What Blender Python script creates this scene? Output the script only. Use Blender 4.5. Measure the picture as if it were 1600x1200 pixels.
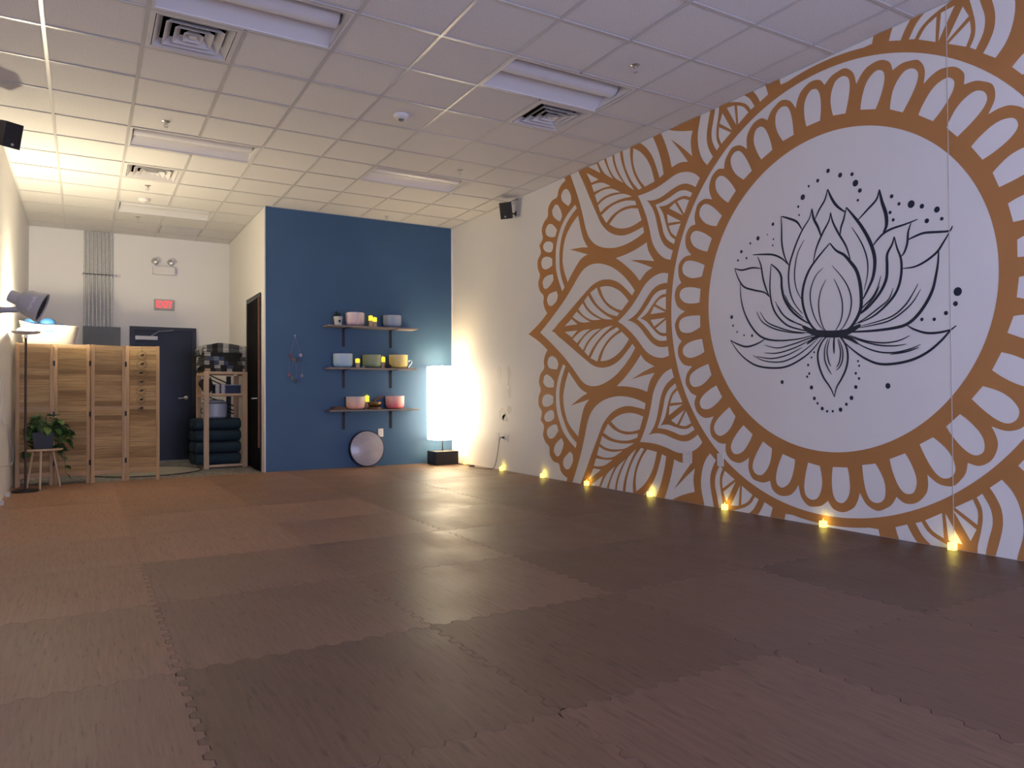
import bpy, bmesh, math, random
from mathutils import Vector, Matrix, noise
from mathutils.geometry import delaunay_2d_cdt

for o in list(bpy.data.objects):
    bpy.data.objects.remove(o)
S = bpy.context.scene
COL = S.collection
PI = math.pi
rnd = random.Random(7)

# ------------------------------------------------------------------ camera
cam_d = bpy.data.cameras.new('camera'); cam = bpy.data.objects.new('camera', cam_d); COL.objects.link(cam)
cam_d.sensor_width = 36.0; cam_d.lens = 25.642; cam_d.clip_start = 0.05; cam_d.clip_end = 100
CR = Vector((0.862609, -0.505835, -0.006084)); CU = Vector((-0.001846, -0.015173, 0.999883)); CF = Vector((0.505869, 0.862497, 0.014022))
cam.matrix_world = Matrix(((CR.x, CU.x, -CF.x, 0), (CR.y, CU.y, -CF.y, 0), (CR.z, CU.z, -CF.z, 1.0256), (0, 0, 0, 1)))
S.camera = cam

# ------------------------------------------------------------------ world (dusk sky seen by the shop-front window behind the camera)
w = bpy.data.worlds.new('dusk_sky'); S.world = w; w.use_nodes = True
bg = w.node_tree.nodes['Background']
bg.inputs[0].default_value = (0.48, 0.53, 0.86, 1); bg.inputs[1].default_value = 9.8
S.view_settings.view_transform = 'Standard'; S.view_settings.look = 'None'
S.view_settings.gamma = 1.0; S.view_settings.use_curve_mapping = False
S.view_settings.exposure = 0.0
S.cycles.max_bounces = 14; S.cycles.diffuse_bounces = 10; S.cycles.glossy_bounces = 4

# room dimensions (metres): x across, y towards the far end, z up; mats' top = 0
XL, XR, YB, YD, XP, ZC, YF, ZF = -0.714, 4.889, 10.132, 12.971, 2.10, 3.585, -2.6, -0.016

# window portal
pl = bpy.data.lights.new('window_portal', 'AREA'); pl.shape = 'RECTANGLE'; pl.size = 4.8; pl.size_y = 2.6
pl.cycles.is_portal = True
po = bpy.data.objects.new('window_portal', pl); COL.objects.link(po)
po.location = (2.1, YF - 0.06, 1.45); po.rotation_euler = (PI / 2, 0, 0)

# ------------------------------------------------------------------ materials
def nt(name):
    m = bpy.data.materials.new(name); m.use_nodes = True
    t = m.node_tree; b = t.nodes['Principled BSDF']
    return m, t, b
def node(t, typ, **kw):
    n = t.nodes.new(typ)
    for k, v in kw.items():
        if k.startswith('i_'):
            key = k[2:]
            key = int(key) if key.isdigit() else key.replace('_', ' ')
            n.inputs[key].default_value = v
        else:
            setattr(n, k, v)
    return n
def c4(c): return (c[0], c[1], c[2], 1)
def ramp(t, stops):
    n = t.nodes.new('ShaderNodeValToRGB'); e = n.color_ramp.elements
    e[0].position, e[0].color = stops[0][0], c4(stops[0][1])
    e[1].position, e[1].color = stops[-1][0], c4(stops[-1][1])
    for p, c in stops[1:-1]:
        x = e.new(p); x.color = c4(c)
    return n
def mapping(t, scale, coord='Object'):
    tc = t.nodes.new('ShaderNodeTexCoord'); mp = t.nodes.new('ShaderNodeMapping')
    mp.inputs['Scale'].default_value = scale
    t.links.new(tc.outputs[coord], mp.inputs['Vector']); return mp
def mat(name, col, rough=0.6, metal=0.0, var=0.0, scale=8.0, bump=0.0, stretch=(1, 1, 1), coord='Object', spec=0.5, detail=4.0):
    m, t, b = nt(name)
    b.inputs['Base Color'].default_value = c4(col); b.inputs['Roughness'].default_value = rough
    b.inputs['Metallic'].default_value = metal; b.inputs['Specular IOR Level'].default_value = spec
    if var > 0 or bump > 0:
        mp = mapping(t, tuple(scale * s for s in stretch), coord)
        n = node(t, 'ShaderNodeTexNoise', i_Scale=1.0, i_Detail=detail)
        t.links.new(mp.outputs[0], n.inputs['Vector'])
        if var > 0:
            r = ramp(t, [(0.3, [c * (1 - var) for c in col]), (0.7, [min(1, c * (1 + var)) for c in col])])
            t.links.new(n.outputs['Fac'], r.inputs[0]); t.links.new(r.outputs[0], b.inputs['Base Color'])
        if bump > 0:
            bm_ = node(t, 'ShaderNodeBump', i_Strength=bump, i_Distance=0.01)
            t.links.new(n.outputs['Fac'], bm_.inputs['Height']); t.links.new(bm_.outputs[0], b.inputs['Normal'])
    return m
def emit(name, col, strength, base=None):
    m, t, b = nt(name)
    b.inputs['Base Color'].default_value = c4(base or col); b.inputs['Emission Color'].default_value = c4(col)
    b.inputs['Emission Strength'].default_value = strength; b.inputs['Roughness'].default_value = 0.6
    return m
def per_object(name, stops, rough=0.6, grain=None, bump=0.0, coord='Object', spec=0.5, var=0.25):
    """colour picked per object from stops, with stretched grain"""
    m, t, b = nt(name); b.inputs['Roughness'].default_value = rough; b.inputs['Specular IOR Level'].default_value = spec
    oi = t.nodes.new('ShaderNodeObjectInfo'); r = ramp(t, stops); t.links.new(oi.outputs['Random'], r.inputs[0])
    out = r.outputs[0]
    if grain:
        mp = mapping(t, grain, coord)
        ad = node(t, 'ShaderNodeVectorMath', operation='ADD')
        sc = node(t, 'ShaderNodeVectorMath', operation='SCALE', i_Scale=37.0)
        cb = t.nodes.new('ShaderNodeCombineXYZ')
        for i in range(3): t.links.new(oi.outputs['Random'], cb.inputs[i])
        t.links.new(cb.outputs[0], sc.inputs[0]); t.links.new(sc.outputs[0], ad.inputs[1]); t.links.new(mp.outputs[0], ad.inputs[0])
        n = node(t, 'ShaderNodeTexNoise', i_Scale=1.0, i_Detail=5.0, i_Roughness=0.6); t.links.new(ad.outputs[0], n.inputs['Vector'])
        mr = node(t, 'ShaderNodeMapRange'); mr.inputs[1].default_value = 0.3; mr.inputs[2].default_value = 0.7
        mr.inputs[3].default_value = 1 - var; mr.inputs[4].default_value = 1 + var
        t.links.new(n.outputs['Fac'], mr.inputs[0])
        mx = node(t, 'ShaderNodeVectorMath', operation='SCALE')
        t.links.new(out, mx.inputs[0]); t.links.new(mr.outputs[0], mx.inputs['Scale']); out = mx.outputs[0]
        if bump > 0:
            bb = node(t, 'ShaderNodeBump', i_Strength=bump, i_Distance=0.004)
            t.links.new(n.outputs['Fac'], bb.inputs['Height']); t.links.new(bb.outputs[0], b.inputs['Normal'])
    t.links.new(out, b.inputs['Base Color'])
    return m

WALLC = (0.81, 0.795, 0.765)
M = {}
M['wall'] = mat('wall_paint', WALLC, 0.55, var=0.02, scale=1.2, bump=0.02, spec=0.35)
M['blue'] = mat('blue_paint', (0.043, 0.106, 0.205), 0.5, var=0.05, scale=1.5, bump=0.02, spec=0.4)
M['white_paint'] = mat('white_paint', (0.76, 0.74, 0.71), 0.45, var=0.03, scale=6)
M['orange'] = mat('ochre_paint', (0.47, 0.218, 0.072), 0.5, var=0.05, scale=3, spec=0.3)
M['navy'] = mat('navy_paint', (0.018, 0.026, 0.045), 0.5, var=0.05, scale=6, spec=0.3)
M['tbar'] = mat('ceiling_grid_metal', (0.55, 0.535, 0.52), 0.3, var=0.02, scale=4)
M['black'] = mat('black_plastic', (0.012, 0.012, 0.014), 0.45, var=0.1, scale=20)
M['black_metal'] = mat('black_metal', (0.015, 0.014, 0.015), 0.4, metal=0.3, var=0.1, scale=20)
M['dark'] = mat('dark_void', (0.006, 0.006, 0.007), 0.9, var=0.1, scale=3, spec=0.05)
M['chrome'] = mat('brushed_nickel', (0.62, 0.60, 0.57), 0.3, metal=0.9, var=0.05, scale=30)
M['galv'] = mat('galvanised_steel', (0.55, 0.55, 0.53), 0.4, metal=0.4, var=0.12, scale=25)
M['grey_box'] = mat('grey_enamel', (0.115, 0.125, 0.135), 0.5, var=0.05, scale=5)
M['fan'] = mat('grey_fan_plastic', (0.42, 0.42, 0.44), 0.45, var=0.05, scale=9)
M['vent'] = mat('white_vent_enamel', (0.66, 0.64, 0.63), 0.35, var=0.03, scale=8)
M['trofer'] = mat('troffer_enamel', (0.72, 0.71, 0.71), 0.3, var=0.02, scale=4)
M['diffuser'] = mat('acrylic_diffuser', (0.74, 0.74, 0.76), 0.25, var=0.02, scale=6)
M['door'] = mat('door_navy_enamel', (0.010, 0.013, 0.024), 0.4, var=0.08, scale=3, spec=0.3)
M['pine'] = mat('pine_wood', (0.58, 0.40, 0.24), 0.55, var=0.16, scale=14, stretch=(1, 1, 0.12), bump=0.05)
M['pine_h'] = mat('pine_wood_flat', (0.58, 0.40, 0.24), 0.55, var=0.16, scale=14, stretch=(0.12, 1, 1), bump=0.05)
M['frame_wood'] = mat('screen_frame_wood', (0.42, 0.27, 0.13), 0.5, var=0.2, scale=16, stretch=(1, 1, 0.1), bump=0.05)
M['rail_wood'] = mat('screen_rail_wood', (0.42, 0.27, 0.13), 0.5, var=0.2, scale=16, stretch=(0.1, 1, 1), bump=0.05)
M['slat'] = per_object('screen_slat_wood', [(0, (0.27, 0.165, 0.07)), (0.35, (0.44, 0.29, 0.125)), (0.7, (0.50, 0.345, 0.16)), (1, (0.36, 0.23, 0.10))], 0.5, grain=(3, 30, 70), bump=0.08, var=0.35)
M['shelf'] = mat('grey_wood_shelf', (0.24, 0.205, 0.19), 0.6, var=0.2, scale=18, stretch=(0.12, 1, 1), bump=0.04)
M['legwood'] = mat('light_beech', (0.55, 0.40, 0.24), 0.5, var=0.12, scale=20, stretch=(1, 1, 0.15))
M['bolster'] = mat('teal_cotton', (0.010, 0.028, 0.038), 0.85, var=0.18, scale=40, bump=0.15)
M['rug'] = mat('speckled_rug', (0.42, 0.39, 0.32), 0.95, var=0.45, scale=70, bump=0.3)
M['rug_edge'] = mat('rug_binding', (0.03, 0.03, 0.032), 0.9, var=0.1, scale=40)
M['ball'] = mat('blue_rubber', (0.045, 0.17, 0.40), 0.45, var=0.1, scale=10)
M['rope'] = mat('white_rope', (0.68, 0.64, 0.56), 0.85, var=0.12, scale=60, stretch=(1, 1, 4), bump=0.3)
M['leaf'] = per_object('pothos_leaf', [(0, (0.018, 0.055, 0.014)), (0.5, (0.035, 0.10, 0.022)), (0.85, (0.05, 0.13, 0.03)), (1, (0.16, 0.21, 0.05))], 0.4, grain=(20, 20, 20))
M['stem'] = mat('green_stem', (0.08, 0.14, 0.03), 0.6, var=0.1, scale=20)
M['soil'] = mat('potting_soil', (0.03, 0.02, 0.015), 0.95, var=0.3, scale=60, bump=0.4)
M['potdark'] = mat('slate_pot', (0.022, 0.026, 0.034), 0.5, var=0.1, scale=12)
M['potwhite'] = mat('white_pot', (0.55, 0.53, 0.48), 0.5, var=0.05, scale=20)
M['brass'] = mat('hammered_brass', (0.30, 0.21, 0.08), 0.35, metal=0.9, var=0.2, scale=40, bump=0.15)
M['brownwood'] = mat('brown_wood', (0.16, 0.07, 0.035), 0.55, var=0.25, scale=25, stretch=(0.2, 1, 1))
M['drumskin'] = mat('drum_skin', (0.36, 0.34, 0.38), 0.16, var=0.10, scale=7, bump=0.02)
M['wax'] = mat('ivory_wax', (0.62, 0.46, 0.28), 0.5, var=0.05, scale=20)
M['waxglow'] = emit('glowing_wax', (1.0, 0.72, 0.03), 1.1, (0.6, 0.45, 0.1))
M['teaglow'] = emit('glowing_tealight', (1.0, 0.80, 0.12), 3.2, (0.8, 0.7, 0.3))
M['red'] = emit('exit_red', (1.0, 0.035, 0.06), 1.6, (0.6, 0.05, 0.05))
M['shade'] = emit('paper_shade_lit', (1.0, 0.82, 0.54), 10.5, (0.8, 0.75, 0.65))
M['bowlglow'] = emit('torchiere_led', (1.0, 0.85, 0.58), 1050.0, (0.8, 0.8, 0.75))
M['cream_cord'] = mat('white_cord', (0.66, 0.65, 0.64), 0.5, var=0.03, scale=20)
M['brown_cord'] = mat('brown_cord', (0.05, 0.03, 0.025), 0.5, var=0.1, scale=20)
M['string'] = mat('pale_string', (0.22, 0.24, 0.32), 0.7, var=0.1, scale=40)
M['silver'] = mat('silver_ornament', (0.70, 0.72, 0.74), 0.25, metal=0.6, var=0.05, scale=30)
M['stone'] = mat('grey_stone', (0.28, 0.25, 0.25), 0.6, var=0.3, scale=30)
M['cup'] = mat('clear_plastic', (0.45, 0.46, 0.48), 0.2, var=0.1, scale=30)
M['tub'] = mat('white_plastic_tub', (0.45, 0.49, 0.54), 0.4, var=0.05, scale=5)
M['navybin'] = mat('navy_plastic', (0.02, 0.03, 0.07), 0.5, var=0.1, scale=6)
M['bag'] = mat('dark_bag_cloth', (0.03, 0.022, 0.025), 0.9, var=0.25, scale=25, bump=0.2)
M['patch'] = mat('wall_filler_patch', (0.60, 0.57, 0.52), 0.35, var=0.06, scale=12)
M['grille'] = mat('return_grille', (0.42, 0.40, 0.38), 0.6, var=0.1, scale=80)
M['text'] = mat('white_print', (0.75, 0.75, 0.76), 0.5, var=0.02, scale=10)
M['glassf'] = mat('window_frame_aluminium', (0.12, 0.12, 0.13), 0.4, metal=0.5, var=0.05, scale=6)

# acoustic tile: white with fine fissures
m, t, b = nt('acoustic_tile'); M['tile'] = m
mp = mapping(t, (1, 1, 1))
v1 = node(t, 'ShaderNodeTexNoise', i_Scale=150.0, i_Detail=3.0); t.links.new(mp.outputs[0], v1.inputs['Vector'])
r1 = ramp(t, [(0.35, (0.56, 0.545, 0.53)), (0.5, (0.73, 0.715, 0.70)), (0.8, (0.77, 0.755, 0.74))]); t.links.new(v1.outputs['Fac'], r1.inputs[0])
t.links.new(r1.outputs[0], b.inputs['Base Color']); b.inputs['Roughness'].default_value = 0.9; b.inputs['Specular IOR Level'].default_value = 0.2
bb = node(t, 'ShaderNodeBump', i_Strength=0.25, i_Distance=0.003); t.links.new(v1.outputs['Fac'], bb.inputs['Height']); t.links.new(bb.outputs[0], b.inputs['Normal'])

# foam mat with printed wood grain, streaks along y, tint per mat
m, t, b = nt('foam_mat_woodgrain'); M['mat'] = m
oi = t.nodes.new('ShaderNodeObjectInfo')
# mat tint is read from the object's colour setting
def grain(scale, lo, hi, a, bnd):
    mp = mapping(t, scale)
    sc = node(t, 'ShaderNodeVectorMath', operation='SCALE', i_Scale=61.0); cb = t.nodes.new('ShaderNodeCombineXYZ')
    for i in range(3): t.links.new(oi.outputs['Random'], cb.inputs[i])
    t.links.new(cb.outputs[0], sc.inputs[0])
    ad = node(t, 'ShaderNodeVectorMath', operation='ADD'); t.links.new(mp.outputs[0], ad.inputs[0]); t.links.new(sc.outputs[0], ad.inputs[1])
    n = node(t, 'ShaderNodeTexNoise', i_Scale=1.0, i_Detail=4.0, i_Roughness=0.6); t.links.new(ad.outputs[0], n.inputs['Vector'])
    mr = node(t, 'ShaderNodeMapRange'); mr.inputs[1].default_value = lo; mr.inputs[2].default_value = hi
    mr.inputs[3].default_value = a; mr.inputs[4].default_value = bnd; t.links.new(n.outputs['Fac'], mr.inputs[0])
    return n, mr
n1, g1 = grain((80, 4.5, 1), 0.30, 0.70, 0.85, 1.12)
n2, g2 = grain((70, 7, 1), 0.33, 0.42, 0.66, 1.0)
n3, g3 = grain((2.2, 1.6, 1), 0.3, 0.7, 0.88, 1.10)
mu = node(t, 'ShaderNodeMath', operation='MULTIPLY'); t.links.new(g1.outputs[0], mu.inputs[0]); t.links.new(g2.outputs[0], mu.inputs[1])
mu2 = node(t, 'ShaderNodeMath', operation='MULTIPLY'); t.links.new(mu.outputs[0], mu2.inputs[0]); t.links.new(g3.outputs[0], mu2.inputs[1])
sx = node(t, 'ShaderNodeVectorMath', operation='SCALE'); t.links.new(oi.outputs['Color'], sx.inputs[0]); t.links.new(mu2.outputs[0], sx.inputs['Scale'])
t.links.new(sx.outputs[0], b.inputs['Base Color'])
rr = node(t, 'ShaderNodeMapRange'); rr.inputs[1].default_value = 0.3; rr.inputs[2].default_value = 0.7; rr.inputs[3].default_value = 0.38; rr.inputs[4].default_value = 0.52
t.links.new(n3.outputs['Fac'], rr.inputs[0]); t.links.new(rr.outputs[0], b.inputs['Roughness'])
bb = node(t, 'ShaderNodeBump', i_Strength=0.12, i_Distance=0.002); t.links.new(n1.outputs['Fac'], bb.inputs['Height']); t.links.new(bb.outputs[0], b.inputs['Normal'])
b.inputs['Specular IOR Level'].default_value = 0.42

# speckled vinyl floor of the back area
m, t, b = nt('speckled_vinyl'); M['vinyl'] = m
mp = mapping(t, (1, 1, 1)); v = node(t, 'ShaderNodeTexVoronoi', i_Scale=26.0); t.links.new(mp.outputs[0], v.inputs['Vector'])
r1 = ramp(t, [(0.2, (0.10, 0.10, 0.10)), (0.45, (0.48, 0.46, 0.41)), (0.8, (0.20, 0.20, 0.19))])
t.links.new(v.outputs['Color'], r1.inputs[0]); t.links.new(r1.outputs[0], b.inputs['Base Color']); b.inputs['Roughness'].default_value = 0.45

def crystal(name, top, bot, z0, z1):
    m, t, b = nt(name)
    tc = t.nodes.new('ShaderNodeTexCoord'); sp = t.nodes.new('ShaderNodeSeparateXYZ'); t.links.new(tc.outputs['Object'], sp.inputs[0])
    mp = mapping(t, (18, 18, 5)); n = node(t, 'ShaderNodeTexNoise', i_Scale=1.0, i_Detail=3.0); t.links.new(mp.outputs[0], n.inputs['Vector'])
    mr = node(t, 'ShaderNodeMapRange'); mr.inputs[1].default_value = z0; mr.inputs[2].default_value = z1; t.links.new(sp.outputs['Z'], mr.inputs[0])
    ad = node(t, 'ShaderNodeMath', operation='MULTIPLY_ADD', i_1=0.7, i_2=-0.35); t.links.new(n.outputs['Fac'], ad.inputs[0])
    a2 = node(t, 'ShaderNodeMath', operation='ADD'); t.links.new(ad.outputs[0], a2.inputs[0]); t.links.new(mr.outputs[0], a2.inputs[1])
    r = ramp(t, [(0.1, bot), (0.9, top)]); t.links.new(a2.outputs[0], r.inputs[0]); t.links.new(r.outputs[0], b.inputs['Base Color'])
    b.inputs['Roughness'].default_value = 0.5; b.inputs['Subsurface Weight'].default_value = 0.0
    return m

# ------------------------------------------------------------------ mesh helpers
class MB:
    def __init__(s): s.v = []; s.f = []
    def add(s, vs, fs, M_=None):
        o = len(s.v)
        s.v += [tuple(M_ @ Vector(p)) if M_ else tuple(p) for p in vs]
        s.f += [tuple(i + o for i in f) for f in fs]; return s
    def box(s, x0, x1, y0, y1, z0, z1, M_=None, ch=0.0):
        if ch <= 0:
            vs = [(x0,y0,z0),(x1,y0,z0),(x1,y1,z0),(x0,y1,z0),(x0,y0,z1),(x1,y0,z1),(x1,y1,z1),(x0,y1,z1)]
            return s.add(vs, [(3,2,1,0),(4,5,6,7),(0,1,5,4),(1,2,6,5),(2,3,7,6),(3,0,4,7)], M_)
        bm = bmesh.new(); bmesh.ops.create_cube(bm, size=1)
        bmesh.ops.scale(bm, vec=(x1-x0, y1-y0, z1-z0), verts=bm.verts)
        bmesh.ops.translate(bm, vec=((x0+x1)/2, (y0+y1)/2, (z0+z1)/2), verts=bm.verts)
        bmesh.ops.bevel(bm, geom=bm.edges[:], offset=ch, segments=2, affect='EDGES', profile=0.6)
        bm.verts.index_update()
        r = s.add([v.co[:] for v in bm.verts], [tuple(v.index for v in f.verts) for f in bm.faces], M_); bm.free(); return r
    def tube(s, pts, r, n=8, cap=True, closed=False):
        pts = [Vector(p) for p in pts]; rs = r if isinstance(r, (list, tuple)) else [r] * len(pts)
        o = len(s.v); m = len(pts); up = None
        for i, p in enumerate(pts):
            a = pts[(i - 1) % m] if closed or i > 0 else p; c = pts[(i + 1) % m] if closed or i < m - 1 else p
            d = (c - a).normalized()
            if up is None:
                up = Vector((0, 0, 1)) if abs(d.z) < 0.9 else Vector((1, 0, 0))
            x = d.cross(up)
            if x.length < 1e-6: x = d.cross(Vector((0, 1, 0)))
            x.normalize(); y = x.cross(d).normalized(); up = y
            for k in range(n):
                t_ = 2 * PI * k / n; s.v.append(tuple(p + (x * math.cos(t_) + y * math.sin(t_)) * rs[i]))
        for i in range(m if closed else m - 1):
            j = (i + 1) % m
            for k in range(n):
                l = (k + 1) % n
                s.f.append((o + i*n + k, o + i*n + l, o + j*n + l, o + j*n + k))
        if cap and not closed:
            s.f.append(tuple(o + k for k in range(n))[::-1]); s.f.append(tuple(o + (m-1)*n + k for k in range(n)))
        return s
    def cyl(s, p0, p1, r0, r1=None, n=16): return s.tube([p0, p1], [r0, r0 if r1 is None else r1], n)
    def lathe(s, prof, n=32, M_=None, closed=False):
        """prof: list of (r, z)"""
        vs = []; fs = []; m = len(prof)
        for r, z in prof:
            for k in range(n):
                t_ = 2*PI*k/n; vs.append((r*math.cos(t_), r*math.sin(t_), z))
        for i in range(m if closed else m - 1):
            j = (i + 1) % m
            for k in range(n):
                l = (k + 1) % n; fs.append((i*n+k, i*n+l, j*n+l, j*n+k))
        if not closed:
            fs.append(tuple(range(n))[::-1]); fs.append(tuple((m-1)*n + k for k in range(n)))
        return s.add(vs, fs, M_)
    def sphere(s, c, r, n=16, sc=(1, 1, 1), M_=None):
        m = n // 2; prof = [(max(1e-4, r*math.sin(PI*i/m)), -r*math.cos(PI*i/m)) for i in range(m + 1)]
        T = Matrix.Translation(c) @ Matrix.Diagonal((sc[0], sc[1], sc[2], 1))
        return s.lathe(prof, n, (M_ @ T) if M_ else T)
    def prism(s, poly, z0, z1, M_=None):
        """poly in xy, extruded in z"""
        n = len(poly); vs = [(p[0], p[1], z0) for p in poly] + [(p[0], p[1], z1) for p in poly]
        fs = [tuple(range(n))[::-1], tuple(range(n, 2*n))] + [(i, (i+1) % n, n + (i+1) % n, n + i) for i in range(n)]
        return s.add(vs, fs, M_)
    def mesh(s, name, m, smooth=False):
        me = bpy.data.meshes.new(name); me.from_pydata(s.v, [], s.f)
        bm = bmesh.new(); bm.from_mesh(me); bmesh.ops.recalc_face_normals(bm, faces=bm.faces); bm.to_mesh(me); bm.free()
        if smooth:
            me.shade_smooth() if hasattr(me, 'shade_smooth') else None
            try: me.set_sharp_from_angle(angle=math.radians(40))
            except Exception: pass
        me.materials.append(M[m] if isinstance(m, str) else m); return me
    def build(s, name, m, parent=None, smooth=False, loc=None, rot=None):
        return link(name, s.mesh(name, m, smooth), parent, loc, rot)
def link(name, me, parent=None, loc=None, rot=None):
    o = bpy.data.objects.new(name, me); COL.objects.link(o)
    if parent: o.parent = parent
    if loc is not None: o.location = loc
    if rot is not None: o.rotation_euler = rot
    return o
def tag(o, label=None, cat=None, group=None, kind=None):
    if label: o['label'] = label
    if cat: o['category'] = cat
    if group: o['group'] = group
    if kind: o['kind'] = kind
    return o
def thing(name, label, cat, loc=(0, 0, 0), rz=0.0, group=None):
    o = bpy.data.objects.new(name, None); COL.objects.link(o); o.empty_display_size = 0.1
    o.location = loc; o.rotation_euler = (0, 0, rz); return tag(o, label, cat, group)
def struct(o): o['kind'] = 'structure'; return o
def copy_tree(o, parent=None, label=None):
    c = o.copy(); COL.objects.link(c)
    if parent: c.parent = parent
    if label: c['label'] = label
    for ch in list(o.children): copy_tree(ch, c)
    return c
def text_mesh(body, size, ext=0.001):
    cu = bpy.data.curves.new('lettering', 'FONT'); cu.body = body; cu.size = size; cu.extrude = ext; cu.align_x = 'CENTER'; cu.align_y = 'CENTER'
    ob = bpy.data.objects.new('lettering', cu); COL.objects.link(ob)
    dg = bpy.context.evaluated_depsgraph_get(); me = bpy.data.meshes.new_from_object(ob.evaluated_get(dg))
    bpy.data.objects.remove(ob); return me
def catmull(P, sub=4, closed=True, corner=50):
    n = len(P); P = [Vector(p) for p in P]; out = []
    def is_corner(i):
        if not closed and i in (0, n - 1): return True
        a = P[i] - P[i-1]; b_ = P[(i+1) % n] - P[i]
        if a.length < 1e-6 or b_.length < 1e-6: return True
        return abs(math.degrees(a.angle(b_))) > corner
    cor = [is_corner(i) for i in range(n)]
    for i in range(n if closed else n - 1):
        p1, p2 = P[i], P[(i+1) % n]
        p0 = p1 - (p2 - p1) * 0.5 if cor[i] else P[i-1]
        p3 = p2 + (p2 - p1) * 0.5 if cor[(i+1) % n] else P[(i+2) % n]
        for k in range(sub):
            t_ = k / sub
            out.append(0.5 * ((2*p1) + (-p0 + p2)*t_ + (2*p0 - 5*p1 + 4*p2 - p3)*t_*t_ + (-p0 + 3*p1 - 3*p2 + p3)*t_**3))
    if not closed: out.append(P[-1])
    return out
# ------------------------------------------------------------------ room shell
floor = struct(MB().box(XL - .1, XR + .1, YF - .1, YD + .1, ZF - .1, ZF).build('floor', 'vinyl'))
wl = struct(MB().box(XL - .12, XL, YF - .12, YD + .12, ZF - .1, ZC + .3).build('wall_left', 'wall'))
wr = struct(MB().box(XR, XR + .12, YF - .12, YB + .12, ZF - .1, ZC + .3).build('wall_right', 'wall'))
wb = struct(MB().box(XL, XP + .12, YD, YD + .12, ZF - .1, ZC + .3).build('wall_back', 'wall'))
wu = struct(MB().box(XP, XR, YB, YB + .12, ZF - .1, ZC + .3).build('wall_far', 'blue'))
DY0, DY1, DZ = 10.385, 11.40, 2.44            # side doorway in the partition
wp = MB()
wp.box(XP, XP + .12, YB + .12, DY0, ZF - .1, ZC + .3); wp.box(XP, XP + .12, DY1, YD, ZF - .1, ZC + .3); wp.box(XP, XP + .12, DY0, DY1, DZ, ZC + .3)
wp.box(XP - .004, XP, YB, YB + .12, ZF - .1, ZC + .3)
wp = struct(wp.build('wall_partition', 'wall'))
dr = MB(); dr.box(3.2, 3.25, YB + .12, YD, ZF, ZC); dr.box(XP + .12, 3.2, DY1 + .9, DY1 + .95, ZF, ZC); dr.box(XP + .12, 3.25, YB + .121, YD, 2.8, 2.85); dr.box(XP + .12, 3.25, YB + .121, YB + .15, ZF, ZC)
struct(dr.build('wall_closet', 'dark'))
# shop front behind the camera
wf = MB(); WX0, WX1, WZ0, WZ1 = -0.3, 4.5, 0.15, 2.75
wf.box(XL, WX0, YF - .12, YF, ZF, ZC + .3); wf.box(WX1, XR, YF - .12, YF, ZF, ZC + .3); wf.box(WX0, WX1, YF - .12, YF, ZF, WZ0); wf.box(WX0, WX1, YF - .12, YF, WZ1, ZC + .3)
wf = struct(wf.build('wall_front', 'wall'))
wn = MB()
for x in (WX0, 1.27, 2.87, WX1 - .06): wn.box(x, x + .06, YF - .1, YF - .02, WZ0, WZ1)
for z in (WZ0, 2.2, WZ1 - .06): wn.box(WX0, WX1, YF - .1, YF - .02, z, z + .06)
struct(wn.build('window_1', 'glassf'))

# wall panel seam in the mural wall, edge trim of the blue wall, corner bead
struct(MB().box(XR - .0022, XR, 2.6545, 2.6595, 0, ZC).build('trim_1', 'patch'))
struct(MB().box(XP - .012, XP + .002, YB - .006, YB + .02, ZF, ZC).build('trim_2', 'white_paint'))
struct(MB().box(XR - .02, XR, YB - .006, YB, 0, ZC - .003).build('trim_3', 'white_paint'))

# filler patches on the right wall beside the lamp
def blob(cy, cz, ry, rz, seed):
    R_ = random.Random(seed); pts = []
    for k in range(14):
        a = 2*PI*k/14; q = R_.uniform(.55, 1.15); pts.append((cy + ry*q*math.cos(a), cz + rz*q*math.sin(a)))
    return pts
for i, (cy, cz, ry, rz) in enumerate([(8.68, 1.30, .06, .14), (8.42, 1.28, .05, .17), (8.40, 1.05, .04, .10), (8.60, .76, .12, .09), (8.42, .82, .07, .08), (8.52, .70, .09, .05)]):
    pts = [tuple(p) for p in catmull(blob(cy, cz, ry, rz, i), 3)]
    mb = MB(); n = len(pts); mb.v = [(XR - .0012, p[0], p[1]) for p in pts]; mb.f = [tuple(range(n))]
    mb.build('filler_patch', 'patch', wr)

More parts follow.
